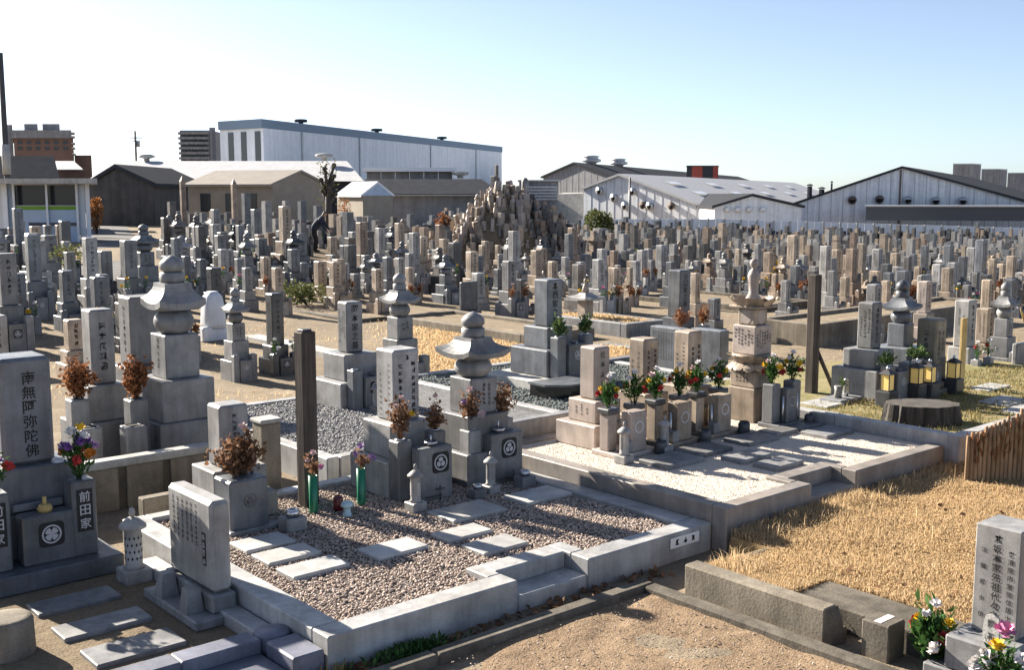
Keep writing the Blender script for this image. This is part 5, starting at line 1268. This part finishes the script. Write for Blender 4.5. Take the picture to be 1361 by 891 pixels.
# grey twin-vent hall
t, a, b, rp, n_, L, ze, zr, f = gable("hall", "grey hall with two big ridge ventilators behind the white corrugated hall", 722, 190, 810, 178, 236, 763, 218, (cw(985, 340)[0] - cw(763, 184)[0], cw(985, 340)[1] - cw(763, 184)[1], 160), GRYW, DKR, .5)
for k in (.06, .17):
    p = f(rp, L * k); r_ = 1.3; M().lathe([(.9, -.4), (.9, .45), (1.7, .65), (1.7, 1.0), (1.2, 1.15), (1.2, 1.4), (1.6, 1.5), (.9, 1.7)], 0, 0, 12).build("ridge_ventilator", ALU, t, (p[0], p[1], zr))
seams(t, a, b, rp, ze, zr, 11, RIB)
# white corrugated hall
t, a, b, rp, n_, L, ze, zr, f = gable("hall", "white corrugated hall with round wall ventilators", 776, 140, 950, 126, 252, 823, 234, (cw(1060, 250)[0] - cw(823, 136)[0], cw(1060, 250)[1] - cw(823, 136)[1], 120), WH2, GREYR, .4, y_eave_b=282)
for px, py in ((799, 253), (818, 262), (843, 254), (833, 273), (857, 272), (866, 273), (895, 273)): ventil(t, a, b, px, py, 4.6, ALU if px not in (857, 895) else RUST)
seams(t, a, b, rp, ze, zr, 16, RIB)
for i in range(5):
    for j in range(2):
        k = L * (.08 + .17 * i); p0 = lerp(rp, b, .25 + .3 * j); p1 = lerp(rp, b, .33 + .3 * j); z0_, z1_ = zr + (ze[1] - zr) * (.25 + .3 * j), zr + (ze[1] - zr) * (.33 + .3 * j); q0, q1, q2, q3 = f(p0, k), f(p1, k), f(p1, k + 5), f(p0, k + 5)
        M().add([(q0[0], q0[1], z0_ + .5), (q1[0], q1[1], z1_ + .5), (q2[0], q2[1], z1_ + .5), (q3[0], q3[1], z0_ + .5)], [(0, 1, 2, 3)]).build("skylight", SKYL, t)
pl_ = thing("lamp_pole", "thin dark pole in front of the white corrugated hall", "pole", (*cw(837, 112), -3)); M().tube((0, 0, 0), (0, 0, zd(837, 236, 112) + 3), .12, .09, 7).build("shaft", IRON, pl_)
# small white gable
t, a, b, rp, n_, L, ze, zr, f = gable("hall", "small white gabled annex with four round white vents", 950, 118, 1066, 118, 276, 1000, 261, 40, WH2, DKR, .3)
for px in (967, 981, 996, 1014): ventil(t, a, b, px, 278, 3.5, WH, False)
# wide gable on the right
t, a, b, rp, n_, L, ze, zr, f = gable("warehouse", "wide low-gabled grey-white warehouse with five wall vents and a navy band", 1043, 146, 1424, 142, 277, 1198, 224, (cw(1300, 260)[0] - cw(1198, 144)[0], cw(1300, 260)[1] - cw(1198, 144)[1], 110), WH2, DKR, .5, y_eave_b=285)
for px, py in ((1132, 265), (1168, 264), (1206, 265), (1243, 266), (1279, 266)): ventil(t, a, b, px, py, 5.0, RUST if px < 1200 else ALU)
seams(t, a, b, rp, ze, zr, 24, RIB)
panel_on(a, b, .405, .411, ZB, zr - .2, .12, .14).build("downpipe", RUST, t)
nb0, nb1 = cw(1152, 136), cw(1420, 132); g2 = M().prism([nb0, nb1, lerp(nb1, b, .6), lerp(nb0, a, .0) if False else lerp(nb0, cw(1152, 143), .9)], zd(1152, 293, 136), zd(1152, 275, 136)); g2.build("glazed_band", NAVY, t)
M().prism([cw(1150, 135.5), cw(1422, 131.5), cw(1422, 136), cw(1150, 140)], zd(1152, 275, 136) + .02, zd(1152, 273.6, 136) + .05).build("canopy", ALU, t)
for px0, px1, y0, d in ((1265, 1302, 219, 280), (1303, 1337, 226, 290), (1338, 1372, 231, 300)):
    o = thing("roof_tank", "grey boxy rooftop cooling unit, the %s one from the wide gable's apex" % {1265: "first", 1303: "second", 1338: "third"}[px0], "rooftop unit", (0, 0, 0))
    mid = px0 + (px1 - px0) * .72; M().prism([cw(px0, d), cw(mid, d - 1), cw(px1, d + 4), cw(px0 + (px1 - mid), d + 5)], ZB, zd(px0, y0, d)).build("casing", GRYW, o)
    M().prism([cw(px0 - .4, d - .2), cw(mid, d - 1.3), cw(px1 + .4, d + 4), cw(px0 + (px1 - mid), d + 5.3)], zd(px0, y0, d) + .02, zd(px0, y0, d) + .3).build("rim", ALU, o)
for px, y0, r, lab in ((1076, 248, .35, "stout square dark roof chimney left of the wide gable"), (1092, 252, .4, "low dark roof vent box left of the wide gable"), (1105, 244, .14, "thin capped flue pipe left of the wide gable")):
    o = thing("chimney", lab, "chimney", (*cw(px, 150), -3)); M().lathe([(r, 0), (r, zd(px, y0, 150) + 3), (r * .8, zd(px, y0, 150) + 3.05)], 0, 0, 6, False).build("flue", DKR, o); M().lathe([(r * 1.3, 0), (r * 1.3, .12), (r * .4, .25)], 0, 0, 6, False).build("cap", DKR, o, (0, 0, zd(px, y0, 150) + 3.1))
# red and black tank
o = thing("roof_tank", "red and black striped rooftop tank on the skyline", "rooftop unit", (0, 0, 0))
for k in range(6): M().prism([cw(912 + 7 * k, 210), cw(919 + 7 * k, 210), cw(919 + 7 * k, 218), cw(912 + 7 * k, 218)], ZB, zd(930, 221, 210)).build("panel", [DKW, REDW, REDW, DKW, DKW, REDW][k], o)
M().prism([cw(911.5, 209.5), cw(954.5, 209.5), cw(954.5, 218.5), cw(911.5, 218.5)], zd(930, 221, 210) + .02, zd(930, 220, 210)).build("rim", DKR, o)
# boundary fence on the right
o = thing("boundary_fence", "long white concrete panel fence closing the cemetery before the halls", "fence", (0, 0, 0))
fa, fb = cw(770, 104), cw(1440, 98); nP = 60
for k in range(nP):
    p, q = lerp(fa, fb, k / nP + .0004), lerp(fa, fb, (k + 1) / nP - .0004); zt_ = 3 - (33 + 12 * max(0, (k / nP * 670 + 770 - 960)) / 400 if k / nP * 670 + 770 > 960 else 33) * camxd(*p)[1] / 1478
    M().prism([p, q, (q[0] + FWD[0] * .12, q[1] + FWD[1] * .12), (p[0] + FWD[0] * .12, p[1] + FWD[1] * .12)], -4, zt_).build("panel", WH, o)
    if k % 2 == 0: M().prism([(p[0] - FWD[0] * .06 - .05, p[1] - FWD[1] * .06), (p[0] - FWD[0] * .06 + .1, p[1] - FWD[1] * .06 - .08), (p[0] + .1, p[1] - .08), (p[0] - .05, p[1])], -4, zt_ + .06).build("post", CONC_L, o)
# left: kiosk
kd = 50; o = thing("kiosk", "white open-sided kiosk with a green stripe and flat roof", "kiosk", (0, 0, 0)); kz = gz(*cw(60, kd))
P_ = lambda px, d=kd: cw(px, d)
def kbox(name, mat, px0, px1, y0, y1, d0, th): M().prism([P_(px0, d0), P_(px1, d0), P_(px1, d0 + th), P_(px0, d0 + th)], zd(px0, y1, d0), zd(px0, y0, d0)).build(name, mat, o)
kbox("roof", CONC_L, -30, 130, 237, 244, kd - 1.2, 6); kbox("counter_panel", BLUEW, 16, 62, 279, 332, kd, .1); kbox("counter_panel", BLUEW, 62.5, 103, 279, 332, kd, .1); kbox("green_stripe", GREENS, 16, 103, 274, 278.7, kd - .02, .14)
for px, wd in ((2, 7), (16, 3), (60, 3), (100, 3.4), (113, 6)): kbox("post", WH, px, px + wd, 244, 335, kd - .1, .12)
kbox("side_panel", WH, 104, 112.5, 244, 335, kd + .1, .1); kbox("side_panel", BLUEW, 9.5, 15.5, 244, 335, kd + .1, .1); kbox("window_pane", GLASSF, 63.5, 99.5, 246, 273, kd + .3, .05); kbox("window_pane", GLASSF, 19.5, 59.5, 246, 273, kd + .3, .05); kbox("sill", ALU, 19, 100, 273, 274, kd - .05, .2)
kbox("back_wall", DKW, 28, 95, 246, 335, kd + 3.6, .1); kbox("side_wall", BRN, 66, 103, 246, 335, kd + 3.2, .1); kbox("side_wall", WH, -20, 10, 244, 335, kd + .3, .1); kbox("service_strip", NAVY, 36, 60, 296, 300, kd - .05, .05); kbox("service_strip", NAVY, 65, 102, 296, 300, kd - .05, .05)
for (p0, y0, p1, y1) in ((28, 258, 58, 273), (62, 273, 92, 254)): m = M(); a_, b_ = P_(p0, kd + 1), P_(p1, kd + 1); m.tube((*a_, zd(p0, y0, kd + 1)), (*b_, zd(p1, y1, kd + 1)), .03, .03, 5); m.build("brace", ALU, o)
o = thing("chapel_roof", "dark low hipped roof building behind the kiosk", "building", (0, 0, 0))
M().prism([cw(-40, 62.3), cw(74, 62.3), cw(74, 72), cw(-40, 72)], ZB, zd(30, 237, 62)).build("wall", GRYW, o); M().prism([cw(-42, 62), cw(80, 62), cw(74, 64), cw(-40, 64)], zd(30, 237, 62) + .02, [zd(30, 236, 62), zd(30, 236, 62), zd(70, 207, 64), zd(70, 207, 64)]).build("roof", DKR, o)
M().prism([cw(76, 66), cw(112, 66), cw(100, 70), cw(76, 70)], zd(90, 226, 66), [zd(90, 225, 66), zd(90, 225, 66), zd(90, 214, 70), zd(90, 214, 70)]).build("porch_roof", GREYR, o); M().prism([cw(78, 66.5), cw(106, 66.5), cw(106, 69), cw(78, 69)], ZB, zd(90, 226.2, 66)).build("porch_wall", BRN, o)
o = thing("pole", "tall brown pole cut by the picture edge above the kiosk", "pole", (*cw(11, 60), -3)); M().lathe([(.2, 0), (.17, 4), (.13, zd(1, 70, 60) + 3)], 0, 0, 10).build("shaft", GRYD, o); M().lathe([(.22, 0), (.22, 1.6)], 0, 0, 10).build("sleeve", CONC_L, o, (0, 0, zd(1, 232, 60) + 3))
# brown apartment block
o = thing("apartment_block", "brown tiled apartment block with stepped grey top floor on the skyline", "building", (0, 0, 0)); d = 135
M().prism([cw(22, d), cw(101, d), cw(101, d + 14), cw(22, d + 14)], ZB, zd(60, 184, d)).build("wall", BRN, o); M().prism([cw(18, d - .5), cw(99, d - .5), cw(99, d + 13), cw(18, d + 13)], zd(60, 183.8, d), zd(60, 173, d)).build("top_floor", GRYW, o)
for a_, b_ in ((37, 55), (61, 84)): M().prism([cw(a_, d + 2), cw(b_, d + 2), cw(b_, d + 9), cw(a_, d + 9)], zd(60, 172.9, d), zd(60, 164.5, d + 2)).build("roof_room", GRYW, o)
M().prism([cw(8, d + 1), cw(21.5, d + 1), cw(21.5, d + 12), cw(8, d + 12)], ZB, zd(12, 165, d)).build("stair_tower", GRYW, o); M().prism([cw(101.5, d + 3), cw(124, d + 3), cw(124, d + 12), cw(101.5, d + 12)], ZB, zd(112, 205, d)).build("annex", BRN, o)
for y0 in (176, 181, 190, 196, 204): M().prism([cw(98, d - .9), cw(103.5, d - .9), cw(103.5, d + 3), cw(98, d + 3)], zd(60, y0 + 1.6, d), zd(60, y0, d)).build("balcony", CONC_L, o)
for k in range(6):
    for y0 in (187, 195): M().prism([cw(27 + 12 * k, d - .06), cw(33 + 12 * k, d - .06), cw(33 + 12 * k, d + .1), cw(27 + 12 * k, d + .1)], zd(60, y0 + 4.5, d), zd(60, y0, d)).build("window", GLASSF, o)
# grey apartment slab
o = thing("apartment_block", "grey apartment slab with rows of balconies beside the huge warehouse", "building", (0, 0, 0)); d = 240
M().prism([cw(242, d), cw(282, d), cw(300, d + 12), cw(262, d + 12)], ZB, zd(260, 173, d)).build("wall", GRYW, o)
for k in range(6):
    y0 = 176 + 6.6 * k; M().prism([cw(239.5, d - 2), cw(280, d - 2), cw(280, d - .05), cw(239.5, d - .05)], zd(260, y0 + 3, d), zd(260, y0, d)).build("balcony", GRYW, o)
    for q in range(4): M().prism([cw(244 + 9.5 * q, d - .2), cw(250 + 9.5 * q, d - .2), cw(250 + 9.5 * q, d + .02), cw(244 + 9.5 * q, d + .02)], zd(260, y0 + 6.3, d), zd(260, y0 + 3.2, d)).build("window", GLASSF, o)
M().prism([cw(281, d + 2), cw(289, d + 2), cw(289, d + 8), cw(281, d + 8)], ZB, zd(285, 168.5, d)).build("stair_tower", GRYW, o)
# hip-roofed long building, dark gable, tan house, shed, ridge-lit hall
o = thing("long_hall", "long low building under a pale grey hipped roof", "building", (0, 0, 0)); d = 92
M().prism([cw(170, d), cw(480, d), cw(480, d + 18), cw(170, d + 18)], ZB, zd(300, 241, d)).build("wall", DKW, o)
za, zb = zd(300, 241, d), zd(300, 214, d + 8); q = [cw(116, d - .5), cw(484, d - .5), cw(470, d + 18), cw(130, d + 18)]; r0, r1 = cw(150, d + 8), cw(462, d + 8)
M().add([(*q[0], za), (*q[1], za), (*q[2], za), (*q[3], za), (*r0, zb), (*r1, zb)], [(0, 1, 5, 4), (1, 2, 5), (2, 3, 4, 5), (3, 0, 4), (0, 3, 2, 1)]).build("roof", GREYR, o)
M().lathe([(.25, 0), (.25, .25), (.7, .35), (.7, .55), (.3, .65)], 0, 0, 8).build("roof_vent", CONC_L, o, (*cw(197, d + 8), zb - .05))
M().lathe([(.25, 0), (.25, .25), (.8, .35), (.8, .55), (.3, .65)], 0, 0, 8).build("roof_vent", CONC_L, o, (*cw(432, d + 6), zb - .05))
gable("barn", "dark timber-gabled barn beside the pale hipped roof", 118, 76, 205, 76, 247, 156, 224, 12, GRYD, DKR, .3, cat="building")
tw = thing("tan_house", "tan rendered house with a brown gabled roof among the far stones", "house", (0, 0, 0)); d = 66
a, b, c = cw(250, d + 2), cw(362, d), cw(434, d + 5); bk = np.array(c) - np.array(b); dd = (a[0] + bk[0], a[1] + bk[1]); ze, zr = zd(362, 246, d), zd(399, 229, d + 2.5)
M().prism([a, b, c, dd], ZB, ze).build("wall", TANW, tw); rm, rl = lerp(b, c, .5), lerp(a, dd, .5)
M().add([(*b, ze), (*c, ze), (*rm, zr)], [(0, 1, 2)]).build("gable_wall", TANW, tw)
o_ = lambda p, k: (p[0] + (b[0] - a[0]) * k, p[1] + (b[1] - a[1]) * k)
e = .12
for (p, q) in ((b, a), (c, dd)):
    P0 = lerp(rm, p, 1 + e); P1 = lerp(rl, q, 1 + e); zz_ = zr + (ze - zr) * (1 + e); P0, R0 = o_(P0, .02), o_(rm, .02); P1, R1 = o_(P1, -.02), o_(rl, -.02)
    M().add([(*P0, zz_), (*R0, zr), (*R1, zr), (*P1, zz_)] + [(*P0, zz_ + .15), (*R0, zr + .15), (*R1, zr + .15), (*P1, zz_ + .15)], [(0, 1, 2, 3), (7, 6, 5, 4), (0, 4, 5, 1), (1, 5, 6, 2), (2, 6, 7, 3), (3, 7, 4, 0)]).build("roof", TANR, tw)
for t0 in (.15, .45, .7): panel_on(a, b, t0, t0 + .12, ze - 1.6, ze - .5, .04, .06).build("window", GLASSF, tw)
sh = thing("shed", "small shed with a bright blue-white roof and bluish gable", "shed", (0, 0, 0)); d = 60
a, b, c = cw(448, d + 3), cw(482, d), cw(522, d + 3); bk = np.array(c) - np.array(b); dd = (a[0] + bk[0], a[1] + bk[1]); ze, zr = zd(482, 260, d), zd(500, 244, d + 1.5)
M().prism([a, b, c, dd], ZB, ze).build("wall", ORANGE if False else TANW, sh); rm, rl = lerp(b, c, .5), lerp(a, dd, .5); M().add([(*b, ze), (*c, ze), (*rm, zr)], [(0, 1, 2)]).build("gable_wall", BLUEW, sh)
for (p, q) in ((b, a), (c, dd)):
    P0 = lerp(rm, p, 1.12); P1 = lerp(rl, q, 1.12); zz_ = zr + (ze - zr) * 1.12; M().add([(*P0, zz_), (*rm, zr), (*rl, zr), (*P1, zz_)] + [(*P0, zz_ + .12), (*rm, zr + .12), (*rl, zr + .12), (*P1, zz_ + .12)], [(0, 1, 2, 3), (7, 6, 5, 4), (0, 4, 5, 1), (1, 5, 6, 2), (2, 6, 7, 3), (3, 7, 4, 0)]).build("roof", SKYL, sh)
o = thing("clerestory_hall", "dark-roofed hall with a pale raised clerestory ridge", "hall", (0, 0, 0)); d = 84
M().prism([cw(520, d), cw(665, d), cw(665, d + 16), cw(520, d + 16)], ZB, zd(560, 260, d)).build("wall", GRYW, o)
M().add([(*cw(498, d - 1), zd(560, 258, d - 1)), (*cw(668, d - 1), zd(560, 258, d - 1)), (*cw(640, d + 2.6), zd(560, 238, d + 2.6)), (*cw(485, d + 2.6), zd(560, 238, d + 2.6))] + [(*cw(498, d - 1), zd(560, 259.5, d - 1)), (*cw(668, d - 1), zd(560, 259.5, d - 1)), (*cw(640, d + 2.6), zd(560, 241, d + 2.6)), (*cw(485, d + 2.6), zd(560, 241, d + 2.6))], [(0, 1, 2, 3), (7, 6, 5, 4), (0, 4, 5, 1), (1, 5, 6, 2), (2, 6, 7, 3), (3, 7, 4, 0)]).build("roof", DKR, o)
for k in range(6): M().prism([cw(488 + 19 * k, d + 6), cw(506.4 + 19 * k, d + 6), cw(506.4 + 19 * k, d + 8), cw(488 + 19 * k, d + 8)], zd(560, 241, d + 6), zd(560, 228.5, d + 6)).build("clerestory_window", GRYW, o)
M().prism([cw(483, d + 5), cw(607, d + 5), cw(607, d + 9), cw(483, d + 9)], zd(560, 228.3, d + 6), zd(560, 223, d + 6)).build("ridge_roof", SKYL, o)
M().lathe([(.25, 0), (.25, .2), (.7, .3), (.7, .5)], 0, 0, 8).build("roof_vent", CONC_L, o, (*cw(612, d + 5), zd(612, 237, d + 5)))
o = thing("lean_to", "low white and grey sheds wedged beside the white corrugated hall", "shed", (0, 0, 0)); d = 150
M().prism([cw(690, d + 10), cw(742, d + 10), cw(742, d + 20), cw(690, d + 20)], ZB, zd(710, 241, d + 10)).build("wall", GRYW, o); M().prism([cw(688, d + 9), cw(745, d + 9), cw(745, d + 21), cw(688, d + 21)], zd(710, 240.8, d + 10), zd(710, 239.2, d + 10)).build("roof", ALU, o)
M().prism([cw(741, d), cw(775, d - 3), cw(775, d + 6), cw(750, d + 6)], ZB, [zd(741, 258, d), zd(775, 257, d), zd(775, 256, d), zd(750, 256, d)]).build("wall", CONC_L, o)
for k in range(5): M().prism([cw(700, d + 9.6), cw(741, d + 9.6), cw(741, d + 9.9), cw(700, d + 9.9)], zd(720, 250 + 4 * k, d + 9.6), zd(720, 247.6 + 4 * k, d + 9.6)).build("louvre", ALU, o)
# utility pole
o = thing("utility_pole", "utility pole with a cross arm on the pale skyline", "pole", (*cw(183, 150), -4)); h = zd(183, 174, 150) + 4
M().lathe([(.2, 0), (.13, h)], 0, 0, 8).build("shaft", CONC, o)
for zz_, l in ((h - .9, 1.0), (h - 1.3, .7)): m = M(); m.tube((-RGT[0] * l, -RGT[1] * l, zz_), (RGT[0] * l, RGT[1] * l, zz_), .07, .07, 5); m.build("cross_arm", IRON, o)
M().lathe([(.25, 0), (.25, .7)], 0, 0, 8).build("transformer", GRYW, o, (RGT[0] * .35, RGT[1] * .35, h - 2.1))
for px, y0, d, lab in ((243, 237, 46, "tall slim brown memorial post left of the tan house"), (311, 241, 47, "tall slim brown memorial post before the tan house wall")):
    o = thing("memorial_post", lab, "post", (*cw(px, d), gz(*cw(px, d)))); z_ = zd(px, y0, d) - gz(*cw(px, d)); M().cb(0, 0, .2, .2, 0, z_ - .1, .02).build("post_shaft", G_BROWN, o); M().taper(0, 0, .18, .02, z_ - .099, z_ + .1).build("post_tip", G_BROWN, o)
# trees and bushes far back
o = thing("lopped_tree", "lopped tree with stubby bare limbs beside the tan house", "tree", (*cw(436, 56), gz(*cw(436, 56)))); zt = zd(436, 210, 56) - gz(*cw(436, 56))
m = M(); m.tube((0, 0, -.1), (0, 0, zt * .55), .2, .15, 9)
for k in range(9):
    a = k * 2.4; b = (RGT[0] * .36 * cos(a) + .1 * sin(a), RGT[1] * .36 * cos(a) + .2 * sin(a), zt * (.55 + .045 * k)); m.tube((0, 0, zt * (.4 + .03 * k)), b, .1, .07, 7); m.lathe([(.06, b[2] - .1), (.13, b[2] - .04), (.13, b[2] + .06), (.05, b[2] + .12)], b[0], b[1], 7, True, .2)
for k in range(26):
    a = random.uniform(0, 6.3); z_ = zt * random.uniform(.5, .95); r_ = random.uniform(.1, .35); p_ = (RGT[0] * r_ * cos(a), RGT[1] * r_ * cos(a), z_); m.tube(p_, (p_[0] + RGT[0] * random.uniform(-.4, .4), p_[1] + RGT[1] * random.uniform(-.4, .4), z_ + random.uniform(.15, .5)), .02, .008, 4)
m.build("trunk", W_POST, o)
V, Fq = leaf_cloud(110, lambda: ((lambda a, r, z: ((RGT[0] * r * cos(a) + FWD[0] * r * sin(a), RGT[1] * r * cos(a) + FWD[1] * r * sin(a), z), (cos(a), sin(a), .5)))(random.uniform(0, 6.3), random.uniform(.1, .5), zt * random.uniform(.4, 1.0))), .16, 1.8); npmesh("crown", V, Fq, SHRUB, o)
def bush(name, label, px, d, y0, wpx, mat, n, size):
    X, Y = cw(px, d); z_ = gz(X, Y); h = zd(px, y0, d) - z_; blob_plant(name, label, "bush", X, Y, z_, wpx / F * d / 2, wpx / F * d / 2, h, mat, n, size, rz=None if mat is ORANGE else wpx / F * d / 2)
bush("bush", "round dark green bush before the white corrugated hall", 795, 70, 271, 46, SHRUB, 2600, .17)
bush("bush", "orange autumn bush at the road end near the kiosk", 126, 60, 262, 20, ORANGE, 900, .14)
bush("bush", "orange autumn hedge plant under the blue-roofed shed", 458, 57, 266, 20, ORANGE, 500, .12)
bush("bush", "rust brown shrub among the stones below the clerestory hall", 588, 42, 283, 22, DEADR, 500, .12)

# ------------------------------------------------------------------ visitor bending among the stones
X, Y = cw(417, 45); Z = gz(X, Y); pe_ = thing("person", "person in a dark navy jacket bending forward among the far gravestones", "person", (X, Y, Z))
ra = np.array([RGT[0], RGT[1], 0]); fa_ = np.array([FWD[0], FWD[1], 0]); up = np.array([0, 0, 1.])
def J(x, y, z): return tuple(ra * x + fa_ * y + up * z)
jt = dict(pel=(J(-.05, 0, .86), .15), ch=(J(.16, 0, 1.14), .17), sh=(J(.27, 0, 1.27), .13), nk=(J(.34, 0, 1.36), .06), hd=(J(.40, 0, 1.45), .10), tp=(J(.44, 0, 1.53), .085),
    hl=(J(-.05, -.1, .80), .11), kl=(J(.04, -.1, .46), .075), al=(J(-.02, -.1, .07), .05), tl=(J(.13, -.1, .03), .04), hr=(J(-.05, .1, .80), .11), kr=(J(.06, .1, .46), .075), ar=(J(.02, .1, .07), .05), tr=(J(.17, .1, .03), .04),
    sl=(J(.27, -.19, 1.24), .075), el=(J(.36, -.22, .97), .052), wl=(J(.50, -.18, .80), .038), fl=(J(.56, -.16, .73), .03), sr=(J(.27, .19, 1.24), .075), er=(J(.40, .22, .98), .052), wr=(J(.56, .18, .82), .038), fr=(J(.62, .16, .75), .03))
ed = "pel-ch ch-sh sh-nk nk-hd hd-tp pel-hl hl-kl kl-al al-tl pel-hr hr-kr kr-ar ar-tr sh-sl sl-el el-wl wl-fl sh-sr sr-er er-wr wr-fr".split()
ks = list(jt); me = bpy.data.meshes.new("body"); me.from_pydata([jt[k][0] for k in ks], [tuple(ks.index(q) for q in e_.split('-')) for e_ in ed], [])
bo = bpy.data.objects.new("body", me); COL.objects.link(bo); md = bo.modifiers.new("skin", 'SKIN'); ss = bo.modifiers.new("ss", 'SUBSURF'); ss.levels = ss.render_levels = 1
for i, k in enumerate(ks): sv = me.skin_vertices[0].data[i]; sv.radius = (jt[k][1], jt[k][1]); sv.use_root = (k == "pel")
me2 = bpy.data.meshes.new_from_object(bo.evaluated_get(bpy.context.evaluated_depsgraph_get())); bpy.data.objects.remove(bo)
for mt in (plain("navy_jacket", (.025, .03, .05), .8), plain("dark_trousers", (.02, .02, .022), .85), plain("skin", (.45, .27, .19), .6), plain("black_hair", (.012, .011, .01), .6)): me2.materials.append(mt)
for p in me2.polygons:
    c = p.center; lx = c[0] * ra[0] + c[1] * ra[1]; p.material_index = 3 if (c[2] > 1.47 or (c[2] > 1.38 and lx < .38)) else (2 if c[2] > 1.35 and lx > .3 or (lx > .5 and .7 < c[2] < .86) else (1 if c[2] < .84 and lx < .3 else 0)); p.use_smooth = True
bo = bpy.data.objects.new("body", me2); COL.objects.link(bo); bo.parent = pe_; pe_.scale = (1.08, 1.08, 1.08)
for o in scene.objects:
    if o.type == 'MESH' and not o.data.materials: print("NOMAT", o.name)
print("TRIS", sum(len(o.data.polygons) for o in scene.objects if o.type == 'MESH'), "OBJ", len(scene.objects))
